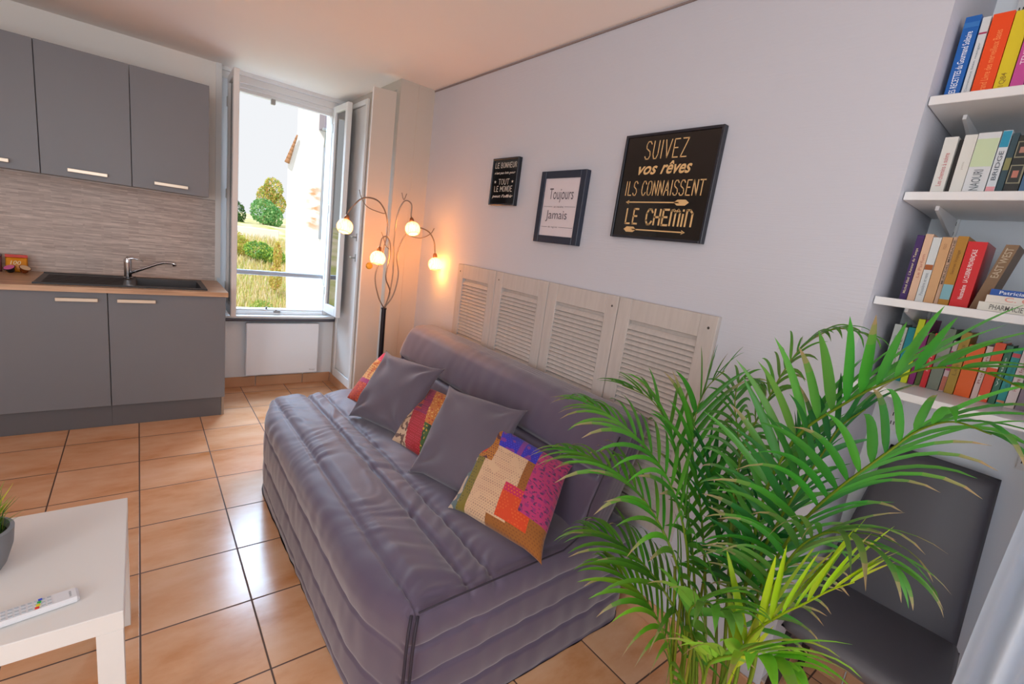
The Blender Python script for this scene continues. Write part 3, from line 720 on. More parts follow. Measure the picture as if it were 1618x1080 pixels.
def small(A, pr):
    s = MB(); O = A(0, 0); Ux, Vx = A(1, 0)-O, A(0, 1)-O
    def L(txt, u0, u1, v0, v1): strokes(s, txt, A(u0, v0), Ux*(u1-u0), Vx*(v1-v0), .0038, .3)
    L('LE BONHEUR', .06, .96, .82, .93); L('TOUT', .28, .72, .44, .56); L('LE MONDE', .12, .88, .28, .40)
    text_on(s, "n'est pas loin pour", A(.06, .66), Ux*.88, Vx*.075, .3, .02); text_on(s, "peut l'offrir", A(.06, .12), Ux*.88, Vx*.09, .3, .02)
    for u in (.13, .86):
        s.poly([A(u+.05*math.cos(k*PI/5+PI/2)*(1 if k % 2 == 0 else .4), .50+.04*math.sin(k*PI/5+PI/2)*(1 if k % 2 == 0 else .4)) for k in range(10)])
    build('lettering', s, mat('pale print', '#c9c4bc', .5), pr)
picture('framed_poster', 'smallest picture, black with white lettering, nearest the floor lamp', 2.3001, 2.0644, 1.6338, 1.8862, .009, .026, '#20222a', M_blk, small)

# ---------------------------------------------------------------- floor lamp
M_brass = mat('brushed lamp metal', '#8f8176', .35, .85); M_pole = mat('dark lamp pole', '#332e33', .3, .7)
def globe_mat():
    m, nt, b = new_mat('lit marbled glass'); L = nt.links; N = nt.nodes
    tc = N.new('ShaderNodeTexCoord'); w = N.new('ShaderNodeTexWave'); w.inputs['Scale'].default_value = 22; w.inputs['Distortion'].default_value = 7; w.inputs['Detail'].default_value = 2
    L.new(tc.outputs['Object'], w.inputs[0])
    cr = N.new('ShaderNodeValToRGB'); cr.color_ramp.elements[0].position = .05; cr.color_ramp.elements[0].color = (.75, .45, .20, 1); cr.color_ramp.elements[1].position = .35; cr.color_ramp.elements[1].color = (1, .86, .62, 1)
    L.new(w.outputs[0], cr.inputs[0]); L.new(cr.outputs[0], b.inputs['Emission Color']); b.inputs['Emission Strength'].default_value = .95
    b.inputs['Base Color'].default_value = (.8, .75, .65, 1); b.inputs['Roughness'].default_value = .2
    t = N.new('ShaderNodeBsdfTransparent'); t.inputs[0].default_value = (1, .85, .6, 1); mx = N.new('ShaderNodeMixShader'); mx.inputs[0].default_value = .45
    L.new(b.outputs[0], mx.inputs[1]); L.new(t.outputs[0], mx.inputs[2]); L.new(mx.outputs[0], N['Material Output'].inputs[0])
    return m
M_globe = globe_mat()
LY = 2.93; BXl = 1.275
lamp = thing('floor_lamp', 'metal floor lamp with four arching arms and lit glass globes in the corner', 'floor lamp', (BXl, LY, 0))
build('base', MB().lathe([(0, .022), (.02, .024), (.10, .014), (.115, .006), (.115, 0.001), (0, 0.001)], (BXl, LY, 0), 32), M_pole, lamp, smooth=True, auto=40)
build('pole', MB().tube([(BXl, LY, .02), (BXl, LY, .6), (1.272, LY, .90)], [.016, .016, .015], 16).tube([(1.272, LY, .90), (1.272, LY, .91)], .018, 16), M_pole, lamp, smooth=True, auto=40)
def spl(pts, n=8):
    P = [Vector(p) for p in pts]; P = [P[0]*2-P[1]]+P+[P[-1]*2-P[-2]]; o = []
    for i in range(1, len(P)-2):
        for k in range(n):
            t = k/n; a, b, c, d = P[i-1:i+3]
            o.append(.5*((2*b)+(c-a)*t+(2*a-5*b+4*c-d)*t*t+(3*b-a-3*c+d)*t**3))
    return o+[P[-2]]
def arm(pts, gp, gdir, curl, label=None):
    gv = Vector(gdir).normalized(); pts = pts[:-1]+[tuple(Vector(gp)-gv*.095), tuple(Vector(gp)-gv*.072)]
    build('arm', MB().tube(spl([(1.272, LY, .905)]+pts), .0045, 8), M_brass, lamp, smooth=True)
    if curl: build('tendril', MB().tube(spl(curl), .0028, 6), M_brass, lamp, smooth=True)
    gp = Vector(gp); gd = Vector(gdir).normalized(); q = Vector((0, 0, -1)).rotation_difference(gd).to_matrix()
    r = .047
    prof = [(.017, .045)]+[(r*math.sin(a), r*math.cos(a)) for a in [math.radians(x) for x in range(24, 139, 8)]]
    sh = build('shade', MB().lathe(prof, gp, 28, q), M_globe, lamp, smooth=True)
    rr, zz = prof[-1]
    build('rim', MB().tube([gp + q @ Vector((rr*math.cos(a), rr*math.sin(a), zz)) for a in [2*PI*k/24 for k in range(25)]], .0022, 6), M_brass, sh, smooth=True)
    build('socket', MB().lathe([(0, .075), (.010, .074), (.014, .062), (.016, .044), (0, .044)], gp, 16, q), mat('copper socket', '#9a6a48', .35, .8), sh, smooth=True)
    build('bulb', MB().lathe([(0, .044), (.010, .042), (.010, .026), (.013, .022), (.006, .019), (0, .019)], gp, 16, q), mat('lit bulb', (1, .80, .50, 1), .3, emit=3), sh, smooth=True)
    l = bpy.data.lights.new('bulb_light', 'POINT'); l.energy = LAMP_W; l.color = (1, .38, .07); l.shadow_soft_size = .016
    o = bpy.data.objects.new('bulb_light', l); C.objects.link(o); o.location = gp + gd*.002
LAMP_W = 4.8
# left arm, arching towards the window
arm([(1.225, LY, .99), (1.20, LY+.01, 1.12), (1.235, LY, 1.28), (1.25, LY-.01, 1.42), (1.225, LY-.02, 1.52), (1.165, LY-.03, 1.585), (1.08, LY-.03, 1.590), (1.02, LY-.03, 1.54), (.995, LY-.03, 1.475)], (.972, LY-.03, 1.402), (-.25, -.25, -1),
    [(1.045, LY-.03, 1.63), (1.06, LY-.04, 1.58), (1.10, LY-.05, 1.535), (1.19, LY-.05, 1.515), (1.215, LY-.05, 1.52)])
# tall middle arm, globe facing the room
arm([(1.30, LY, 1.00), (1.315, LY, 1.15), (1.30, LY-.01, 1.35), (1.305, LY-.02, 1.52), (1.335, LY-.04, 1.61), (1.37, LY-.07, 1.60), (1.385, LY-.09, 1.53)], (1.375, LY-.11, 1.445), (0, -.45, -1),
    [(1.318, LY-.03, 1.66), (1.335, LY-.03, 1.62), (1.352, LY-.03, 1.66)])
# small arm curling to the left
arm([(1.295, LY-.02, 1.02), (1.25, LY-.04, 1.12), (1.262, LY-.05, 1.25), (1.255, LY-.06, 1.33), (1.23, LY-.06, 1.375), (1.20, LY-.06, 1.365), (1.19, LY-.06, 1.31)], (1.175, LY-.07, 1.235), (-.15, -.1, -1),
    [(1.19, LY-.06, 1.40), (1.205, LY-.06, 1.37), (1.225, LY-.06, 1.32), (1.25, LY-.06, 1.30)])
# right arm reaching towards the long wall
arm([(1.325, LY-.01, 1.00), (1.345, LY-.02, 1.14), (1.325, LY-.02, 1.27), (1.355, LY-.04, 1.39), (1.42, LY-.06, 1.455), (1.50, LY-.08, 1.445), (1.545, LY-.09, 1.39), (1.552, LY-.09, 1.33)], (1.553, LY-.13, 1.235), (.05, -.2, -1),
    [(1.545, LY-.08, 1.47), (1.52, LY-.08, 1.43), (1.46, LY-.07, 1.395), (1.39, LY-.06, 1.40), (1.365, LY-.05, 1.43)])

# ---------------------------------------------------------------- coffee table with its things
M_tab = mat('white table foil', '#e3dfda', .35)
TX0, TX1, TY0, TY1 = -.598, -.046, 1.253, 1.805
t = thing('coffee_table', 'square white coffee table in the lower left corner', 'table', ((TX0+TX1)/2, (TY0+TY1)/2, 0))
build('tabletop', B(TX0, TY0, .40, TX1, TY1, .45, .0015), M_tab, t)
for a, b in ((TX0+.0015, TY0+.0015), (TX1-.0515, TY0+.0015), (TX0+.0015, TY1-.0515), (TX1-.0515, TY1-.0515)): build('leg', B(a, b, .001, a+.05, b+.05, .3995, .001), M_tab, t)
# potted grass
px_, py_ = -.330, 1.545
t = thing('potted_grass', 'small grey pot of bright green grass on the white coffee table', 'potted plant', (px_, py_, .451))
build('pot', MB().lathe([(0, 0), (.040, 0), (.052, .02), (.066, .07), (.070, .115), (.062, .118), (.058, .10), (0, .10)], (px_, py_, .4515), 36), mat('matt grey pot', '#7f8186', .6), t, smooth=True, auto=50)
s = MB()
random.seed(3)
for k in range(150):
    a, rr = random.uniform(0, 2*PI), .05*math.sqrt(random.random()); h = random.uniform(.05, .105); le = random.uniform(.01, .06)
    p = Vector((px_+rr*math.cos(a), py_+rr*math.sin(a), .551)); d = Vector((math.cos(a), math.sin(a), 0)); w_ = Vector((-d.y, d.x, 0))*.0022
    c = cv(random.choice(['#5f9a1e', '#9cc02a', '#3f7d22', '#c8d028']))
    m1 = p+d*le*.3+Vector((0, 0, h*.6)); tip = p+d*le+Vector((0, 0, h))
    s.quad(p-w_, p+w_, m1+w_, m1-w_, c); s.quad(m1-w_, m1+w_, tip+w_*.1, tip-w_*.1, c)
M_leafa = attr_mat('grass blades', .5, translucent=.25)
build('blades', s, M_leafa, t); build('soil', MB().lathe([(.0, .0), (.057, .0)], (px_, py_, .5525), 24), mat('dark moss', '#1c2612', .9), t)
# remote control
M_rem = mat('white remote plastic', '#dedde0', .35)
ro = Vector((-.205, 1.338, .451)); ra = Vector((.985, .17, 0)).normalized(); rb = Vector((-ra.y, ra.x, 0))
t = thing('remote_control', 'slim white remote control with coloured dots on the white coffee table', 'remote control', ro)
def rloc(b):
    m = MB(); m.f = b.f; m.c = b.c; m.v = [tuple(ro + ra*x + rb*y + Vector((0, 0, z))) for x, y, z in b.v]; return m
build('body', rloc(B(-.115, -.023, 0, .075, .023, .016, .005)), M_rem, t)
k = MB()
for i in range(13):
    for j in range(3): k.box(-.105+i*.0105, -.015+j*.012, .016, -.098+i*.0105, -.009+j*.012, .0172)
build('buttons', rloc(k), mat('pale grey keys', '#b9bfc6', .5), t)
for j, cc in enumerate(('#d6362a', '#e8d42a', '#2fae52', '#2b4fd0')): build('coloured_button', rloc(B(.000+j*.0022, -.016+j*.009, .016, .007+j*.0022, -.010+j*.009, .0176)), mat('key '+cc, cc, .4), t)
k = MB(); text_on(k, 'THOMSON', (.062, -.012, .0163), (0, .022, 0), (-.004, 0, 0)); build('lettering', rloc(k), mat('remote print', '#77777c', .5), t)

# ---------------------------------------------------------------- shelves and books in the niche
M_shelf = mat('white shelf board', '#e4e3e2', .4)
SH = [(1.9374, 1.615, 'top white shelf in the niche, holding the tall blue, orange and yellow books'), (1.7017, 1.634, 'second white shelf from the top in the niche'), (1.4158, 1.634, 'third white shelf in the niche, at the middle of the photo height'), (1.170, 1.622, 'lowest white shelf in the niche, behind the palm leaves')]
for zt, xf, lb in SH:
    o = build('wall_shelf', B(xf, YN2+.002, zt-.022, XN-.001, YN-.002, zt, .0015), M_shelf, origin=(1.8, .05, zt-.022)); tag(o, lb, 'shelf', 'white shelves in the niche')
for y in (.345, .035, -.27):
    t = thing('shelf_upright', {.345: 'slotted white shelf upright in the far corner of the niche', .035: 'slotted white shelf upright behind the grey chair', -.27: 'slotted white shelf upright at the near end of the niche'}[y], 'shelf upright', (XN-.006, y, .98))
    build('rail', B(XN-.012, y-.011, .98, XN-.001, y+.011, 2.30), M_shelf, t)
    s = MB(); zz = 1.0
    while zz < 2.28:
        for d in (-.005, .003): s.box(XN-.0128, y+d, zz, XN-.0115, y+d+.0025, zz+.012)
        zz += .030
    build('slots', s, mat('dark slot', '#2a2a2e', .8), t)
    for zt, xf, lb in SH:
        L_ = .26
        s = MB().prism([(XN-.013, y-.004, zt-.0225), (XN-.013-L_, y-.004, zt-.0225), (XN-.013-L_, y-.004, zt-.034), (XN-.05, y-.004, zt-.075), (XN-.013, y-.004, zt-.078)], (0, .008, 0))
        build('bracket', s, M_shelf, t)
M_page = mat('book pages', '#e6dcc8', .8)
def book(label, x, y0, y1, z, h, depth, col, title=None, tcol='#ffffff', lean=0, tfrac=(.12, .85), band=None, group='', tw=.55, extra=None, rough=.45):
    """upright book: spine faces -X, y1 is its far (left) edge; lean shifts its top towards the near side"""
    w = y1-y0-.0008
    t = thing('book', label, 'book', (x+depth/2, (y0+y1)/2, z), group)
    K = lambda p: Vector((p[0], p[1]+lean*(p[2]-z)/h, p[2]))
    def tr(b): b.v = [tuple(K(v)) for v in b.v]; return b
    c = .0018
    cvb = MB(); cvb.box(x, y0, z, x+c, y0+w, z+h); cvb.box(x+c, y0, z, x+depth, y0+c, z+h); cvb.box(x+c, y0+w-c, z, x+depth, y0+w, z+h)
    build('cover', tr(cvb), mat('book cover '+col+str(rough), col, rough), t)
    build('pages', tr(B(x+c, y0+c+.0001, z+.003, x+depth-.004, y0+w-c-.0001, z+h-.003)), M_page, t)
    for bb in (band or []):
        build('spine_band', tr(B(x-.0006, y0+.0005, z+h*bb[0], x, y0+w-.0005, z+h*bb[1])), mat('book cover '+bb[2]+'.45', bb[2], .45), t)
    if title:
        s = MB(); tz0, tz1 = z+h*tfrac[0], z+h*tfrac[1]; hw = w*tw
        yc = y0+w/2
        text_on(s, title, (x-.0009, yc+hw/2*-1+hw, tz0) if False else (x-.0009, yc-hw/2, tz0), (0, 0, tz1-tz0), (0, hw, 0), 0, .01)
        build('lettering', tr(s), mat('print '+tcol, tcol, .5), t)
    return t
g1 = 'books on the top shelf'; Z1 = 1.9380; X1 = 1.68
book('tall blue book with white lettering, first on the top shelf', X1, .362, .393, Z1, .205, .15, '#0f5fb0', 'LES RECETTES du Gourmand Solitaire', '#e9f0fa', group=g1, tfrac=(.08, .82), tw=.45, band=[(.87, .93, '#2f74bc')])
book('slim white book with a magenta band, right of the blue book', X1+.005, .343, .360, Z1, .198, .15, '#d9dcdc', 'Comment bien manger', '#8a9aa0', group=g1, tfrac=(.1, .7), tw=.35, band=[(.80, .82, '#a82a55')])
book('thick orange red book on the top shelf', X1, .3005, .340, Z1, .198, .16, '#f04a0c', 'Grand Livre des merveilleux Bases', '#ff9050', group=g1, tfrac=(.06, .8), tw=.35, rough=.35)
book('yellow book on the top shelf', X1+.003, .272, .300, Z1, .196, .16, '#e2cc1c', '1Q84', '#a88a20', group=g1, tfrac=(.12, .28), tw=.45)
book('pink book right of the yellow one on the top shelf', X1-.002, .246, .270, Z1, .225, .16, '#c94a96', 'TEMPS FORTS', '#f4dcea', group=g1, tfrac=(.3, .68), tw=.5)
book('mauve book right of the pink one, cut off by the photo edge', X1, .212, .244, Z1, .19, .15, '#8d6f92', group=g1)
g2 = 'books on the second shelf'; Z2 = 1.7023; X2 = 1.68
book('white book with pink lettering, first on the second shelf', X2, .335, .363, Z2, .146, .16, '#dcdad2', 'Les chemins à suivre', '#c88080', group=g2, tfrac=(.15, .72), tw=.38)
book('black slim book beside the first white book of the second shelf', X2+.012, .3245, .334, Z2, .140, .15, '#161416', group=g2)
book('plain cream white book on the second shelf', X2, .2985, .3238, Z2, .148, .16, '#dddcd4', 'petits', '#b8b4a8', group=g2, tfrac=(.42, .55), tw=.2)
book('wide white book with green print and the name NAOURI', X2-.002, .2555, .298, Z2, .150, .16, '#d6d9da', 'NAOURI', '#6c7478', group=g2, tfrac=(.06, .40), tw=.42, band=[(.45, .90, '#c8d8b0')])
book('white book with a turquoise head band on the second shelf', X2, .237, .2545, Z2, .152, .16, '#d4dadd', 'BRIDGE', '#57606a', group=g2, tfrac=(.22, .68), tw=.5, band=[(.74, .99, '#2093b4'), (.02, .12, '#e49aa0')])
book('slim dark teal book between the turquoise-headed book and the ornate one', X2+.004, .2235, .236, Z2, .145, .16, '#2c4a54', group=g2, band=[(.4, .6, '#8a8a58')])
t = book('black antique book with framed gilt ornaments on the second shelf', X2, .196, .2225, Z2, .138, .16, '#1f2320', group=g2, band=[(.62, .90, '#8d8a70'), (.18, .50, '#8d8a70')])
for a, b, cc in ((.64, .88, '#252a26'), (.20, .48, '#252a26'), (.70, .80, '#b08070'), (.28, .40, '#c07a68')):
    i_ = .0035 if cc == '#252a26' else .008
    build('spine_ornament', B(X2-.0012-(0 if cc == '#252a26' else .0005), .196+i_, Z2+.138*a, X2-.0006, .2225-i_, Z2+.138*b), mat('ornament '+cc, cc, .5), t)
book('dark blue book at the right edge of the second shelf', X2, .165, .195, Z2, .150, .16, '#41688a', group=g2)
g3 = 'upright books on the third shelf'; Z3 = 1.4164; X3 = 1.72
book('deep purple book, first on the third shelf', X3, .352, .369, Z3, .182, .14, '#3c1a5c', "Michel Abel  L'Amour du Temps", '#d8c8a0', group=g3, tfrac=(.1, .8), tw=.5)
book('slim pale peach book beside the purple one', X3, .3335, .351, Z3, .186, .14, '#ddb596', 'Le Parfum', '#c07a68', group=g3, tfrac=(.35, .7), tw=.4)
book('white book with a small brown square on its spine', X3, .3145, .333, Z3, .178, .14, '#d3d6d3', 'Poussière et vent', '#8d9498', group=g3, tfrac=(.1, .45), tw=.4, band=[(.50, .58, '#a5561c')])
book('tan paperback between the white book and the golden one', X3, .2925, .314, Z3, .180, .14, '#cfa070', 'FOLIO', '#a87a50', group=g3, tfrac=(.82, .9), tw=.3)
book('narrow beige book with dark lettering on the third shelf', X3+.003, .283, .292, Z3, .182, .14, '#c9a78c', 'MURUDEL MANUCHE', '#4c4038', group=g3, tfrac=(.3, .95), tw=.6)
book('golden brown book with a blue and white star pattern on the spine', X3-.003, .2605, .2825, Z3, .184, .14, '#b07c1e', 'Secret Voyage', '#8a5a14', group=g3, tfrac=(.45, .8), tw=.4, band=[(.08, .30, '#7fb0b8')])
book('bright red cookery book on the third shelf', X3-.002, .2215, .2595, Z3, .172, .15, '#d4101a', 'Nostradame   LA CUISINE PROVENÇALE', '#f6e4e0', group=g3, tfrac=(.12, .88), tw=.32, rough=.35)
book('brown book with pale capital lettering leaning right on the third shelf', X3+.01, .195, .220, Z3, .170, .14, '#8a6a48', 'EAST WEST', '#c9b596', lean=-.030, group=g3, tfrac=(.5, .95), tw=.6)
# lying stack
def flat_book(label, x, y0, y1, z, h, depth, col, title, tcol, x_off=0, tu=(.2, .8), tv=(.25, .75)):
    t = thing('book', label, 'book', (x+depth/2, (y0+y1)/2, z), 'lying books on the third shelf')
    c = .0016
    m = MB(); m.box(x, y0, z, x+c, y1, z+h); m.box(x+c, y0, z, x+depth, y1, z+c); m.box(x+c, y0, z+h-c, x+depth, y1, z+h)
    build('cover', m, mat('book cover '+col+'0.45', col, .45), t); build('pages', B(x+c, y0+.002, z+c+.0001, x+depth-.003, y1-.002, z+h-c-.0001), M_page, t)
    s = MB(); L_ = y1-y0; text_on(s, title, (x-.0006, y1-L_*tu[0], z+h*tv[0]), (0, -L_*(tu[1]-tu[0]), 0), (0, 0, h*(tv[1]-tv[0])), 0, .01); build('lettering', s, mat('print '+tcol, tcol, .5), t)
flat_book('cream book lying lowest in the stack on the third shelf', 1.66, .02, .196, 1.4164, .021, .15, '#dfdccf', 'PHARMACIE TRADITIONNELLE', '#6a6860', tu=(.12, .98), tv=(.2, .8))
flat_book('cream book with orange letters in the middle of the lying stack', 1.662, .02, .186, 1.4378, .018, .15, '#e2ddd2', 'C. G. JUNG', '#dc9484', tu=(.2, .9), tv=(.1, .9))
flat_book('blue book lying on top of the stack on the third shelf', 1.664, .02, .182, 1.4562, .015, .14, '#1450a4', 'Patricia CORNWELL', '#dfe8f4', tu=(.1, .9), tv=(.25, .8))
g4 = 'books on the lowest shelf'; Z4 = 1.1706; X4 = 1.815
R4 = [('pale grey white book, first on the lowest shelf', .362, .3795, .170, '#c8ccc6', 'Le chef sur la table', '#7c8a90'),
('slim pale cream book, second on the lowest shelf', .3475, .3605, .164, '#cdccc0', 'Petit', '#908a7c'),
('turquoise blue book beside the yellow one on the lowest shelf', .3285, .3465, .167, '#12909c', None, ''),
('acid yellow book on the lowest shelf', .312, .3275, .196, '#d6e01c', 'Jardin secret', '#8aa01c'),
('tall magenta and purple book behind the acid yellow one', .2965, .311, .197, '#8a1a6c', None, ''),
('slim olive green book with speckled spine', .2825, .2955, .160, '#55622c', 'Verre', '#c8c090'),
('narrow red book with white lettering on the lowest shelf', .2675, .2815, .163, '#d01f26', 'Soleil rouge', '#f4dcd8'),
('wide grey green mottled book on the lowest shelf', .240, .2665, .182, '#7c8474', None, ''),
('small book with a white and magenta spine', .2275, .2390, .150, '#d8c0c0', None, ''),
('mustard yellow book on the lowest shelf', .2065, .2265, .180, '#b08c2c', 'Les Mots', '#8a6a1c'),
('thick bright orange book with rounded spine', .1720, .2055, .148, '#f06414', None, ''),
('slim white pink book right of the thick orange one', .1575, .1705, .152, '#dfc8c0', 'Roman', '#b07870'),
('orange red book with a small pale emblem', .1355, .1565, .166, '#e8501a', None, ''),
('dark green book with pale lettering on the lowest shelf', .1210, .1345, .162, '#2c6a50', 'Vertige', '#c8d8cc'),
('teal book with a small red roundel at its head', .1035, .1200, .156, '#0f928e', 'Les Thanatonautes', '#0c6c6c'),
('pinkish white book with red lettering on the lowest shelf', .0835, .1025, .157, '#ddcac4', 'Histoire de France', '#b06060'),
('grey mauve book at the right edge of the lowest shelf', .060, .0825, .150, '#8a7884', None, '')]
for i, (lb, a, b, h, col, ti, tc) in enumerate(R4):
    bd = {2: None, 4: [(.8, .98, '#a01c8a')], 8: [(.42, .80, '#b01c6c'), (.02, .3, '#c87058')], 7: [(.55, .7, '#98948c')], 12: [(.58, .66, '#e8e0d0'), (.05, .10, '#e8c8a0')], 14: [(.86, .93, '#d0454c'), (.05, .09, '#d08050')], 10: [(.97, .995, '#d8560e')]}.get(i)
    book(lb, X4+.004*((i*7) % 3), a, b, Z4, h, .13, col, ti, tc or '#ffffff', group=g4, tfrac=(.3, .8), tw=.42, band=bd)

# ---------------------------------------------------------------- chair
M_vin = mat('grey faux leather', '#504d52', .42, bump=.1, bscale=500)
t = thing('dining_chair', 'dark grey upholstered chair under the shelves, half hidden by the palm', 'chair', (1.68, .19, 0))
def seatf(s):
    def f(u, v):
        # u: front to back, v: near to far
        x = 1.475+.395*u; wd = (.185+.005*u); yc = .178+.03*u
        y = yc+wd*(2*v-1); e = (1-(2*u-1)**8)*(1-(2*v-1)**8)
        z_ = .425+.042*max(0, e)**.35 if s > 0 else .425-.022*max(0, e)**.3
        return (x, y, z_)
    return f
build('seat', MB().grid(seatf(1), 30, 30).grid(seatf(-1), 30, 30), M_vin, t, smooth=True)
def backf(s):
    def f(u, v):
        # u far(left) -> near, v bottom->top
        yl = .392-.068*v; yr = .022+.04*v; y = yl+(yr-yl)*u
        x = 1.845+.075*v+.03*v*v - .012*math.cos((u-.5)*2)
        e = max(0, (1-(2*u-1)**10)*(1-(2*v-1)**14))**.4
        return (x - s*.021*e, y, .36+.585*v + (.004*(1-(2*u-1)**2)))
    return f
build('backrest', MB().grid(backf(1), 30, 40).grid(backf(-1), 30, 40), M_vin, t, smooth=True)
M_leg = mat('black chair leg', '#1e1b1f', .4)
for a, b in (((1.51, .335, .415), (1.47, .365, .001)), ((1.51, .03, .415), (1.47, .0, .001)), ((1.83, .36, .415), (1.945, .385, .001)), ((1.84, .05, .415), (1.945, .03, .001))):
    build('leg', MB().tube([b, a], [.011, .019], 4), M_leg, t)

# ---------------------------------------------------------------- sheer curtain at the near end
m, nt, b_ = new_mat('sheer voile'); b_.inputs['Base Color'].default_value = lin('#dfe9f5'); b_.inputs['Roughness'].default_value = .8
tr_ = nt.nodes.new('ShaderNodeBsdfTranslucent'); tr_.inputs[0].default_value = lin('#dce8f8'); mx_ = nt.nodes.new('ShaderNodeMixShader'); mx_.inputs[0].default_value = .5
nt.links.new(b_.outputs[0], mx_.inputs[1]); nt.links.new(tr_.outputs[0], mx_.inputs[2]); nt.links.new(mx_.outputs[0], nt.nodes['Material Output'].inputs[0])
def cur(u, v):
    z_ = .02+2.2*v; y = .004-.02*v-.62*u
    fold = .028*math.sin(u*58)*(1.1-.4*v)+.012*math.sin(u*23+v*2)
    return (1.37+fold+.05*(1-v)**2, y+.01*math.sin(v*5), z_)
cr_ = thing('sheer_curtain', 'sheer bluish white curtain at the lower right edge, beside the grey chair', 'curtain', (1.37, -.3, .02))
build('drape', MB().grid(cur, 220, 24), m, cr_, smooth=True)
build('rod', MB().tube([(1.37, .02, 2.235), (1.37, -.66, 2.235)], .009, 12), M_trimw, cr_, smooth=True)
build('rod_bracket', MB().box(1.365, -.60, 2.235, 1.375, -.59, ZC-.001), M_trimw, cr_)
PALM = {
 'A': ([(1.2,0.357,0.378),(1.2,0.392,0.649),(1.16,0.389,0.901),(1.12,0.358,1.041),(1.1,0.326,1.12),(1.07,0.265,1.201),(1.04,0.218,1.254),(1.0,0.154,1.309),(0.96,0.091,1.327),(0.92,0.04,1.32)], 0.36),
 'B': ([(1.2,0.326,0.407),(1.2,0.359,0.623),(1.17,0.325,0.815),(1.14,0.283,0.938),(1.1,0.239,1.03),(1.07,0.2,1.101),(1.05,0.171,1.153),(1.03,0.143,1.201),(1.0,0.103,1.237),(0.98,0.057,1.238)], 0.38),
 'C': ([(1.25,0.405,0.303),(1.27,0.457,0.574),(1.3,0.51,0.799),(1.34,0.53,0.955),(1.36,0.51,1.087),(1.38,0.494,1.182),(1.4,0.467,1.263),(1.4,0.406,1.32),(1.38,0.325,1.321)], 0.45),
 'D': ([(1.25,0.384,0.323),(1.3,0.482,0.659),(1.35,0.529,0.843),(1.38,0.57,0.953),(1.4,0.612,1.047),(1.42,0.616,1.116),(1.42,0.546,1.127)], 0.5),
 'E': ([(1.2,0.448,0.29),(1.22,0.524,0.545),(1.24,0.59,0.703),(1.25,0.661,0.834),(1.25,0.723,0.944),(1.24,0.795,1.01),(1.22,0.894,1.026)], 0.42),
 'E2': ([(1.2,0.431,0.307),(1.25,0.513,0.565),(1.28,0.592,0.759),(1.3,0.656,0.884),(1.32,0.682,0.996),(1.33,0.672,1.078),(1.34,0.636,1.143)], 0.42),
 'G': ([(1.18,0.458,0.292),(1.15,0.508,0.585),(1.12,0.542,0.745),(1.1,0.604,0.861),(1.08,0.686,0.931),(1.06,0.778,0.971),(1.04,0.89,0.992)], 0.42),
 'H': ([(1.15,0.465,0.303),(1.12,0.478,0.511),(1.08,0.52,0.667),(1.05,0.595,0.776),(1.02,0.679,0.841),(1.0,0.781,0.86),(0.98,0.874,0.855)], 0.4),
 'I': ([(1.15,0.474,0.295),(1.13,0.476,0.453),(1.1,0.52,0.542),(1.08,0.612,0.605),(1.06,0.702,0.632),(1.04,0.779,0.626)], 0.35),
 'Y': ([(1.15,0.357,0.406),(1.12,0.33,0.582),(1.1,0.282,0.688),(1.09,0.238,0.762),(1.08,0.203,0.823),(1.07,0.169,0.871)], 0.42),
 'K': ([(1.1,0.395,0.399),(1.06,0.377,0.501),(1.03,0.334,0.575),(1.0,0.273,0.645),(0.98,0.207,0.69)], 0.2),
 'L': ([(1.25,0.372,0.335),(1.28,0.415,0.545),(1.3,0.422,0.698),(1.32,0.4,0.844),(1.33,0.383,0.941),(1.34,0.382,1.029)], 0.38),
 'M': ([(1.25,0.422,0.286),(1.28,0.477,0.498),(1.3,0.514,0.661),(1.33,0.574,0.779),(1.35,0.638,0.883)], 0.42),
 'N': ([(1.2,0.326,0.407),(1.17,0.33,0.628),(1.13,0.295,0.821),(1.09,0.238,0.93),(1.06,0.17,0.959),(1.03,0.114,0.955)], 0.45),
 'O': ([(1.1,0.395,0.399),(1.07,0.42,0.499),(1.04,0.444,0.596),(1.01,0.405,0.668),(0.98,0.326,0.716)], 0.55),
 'P': ([(1.1,0.471,0.326),(1.08,0.492,0.43),(1.06,0.541,0.51),(1.04,0.606,0.557),(1.02,0.682,0.579)], 0.35),
 'Q': ([(1.22,0.387,0.337),(1.2,0.399,0.56),(1.18,0.368,0.774),(1.16,0.333,0.932),(1.15,0.3,1.054),(1.14,0.277,1.138),(1.13,0.243,1.191)], 0.45),
}
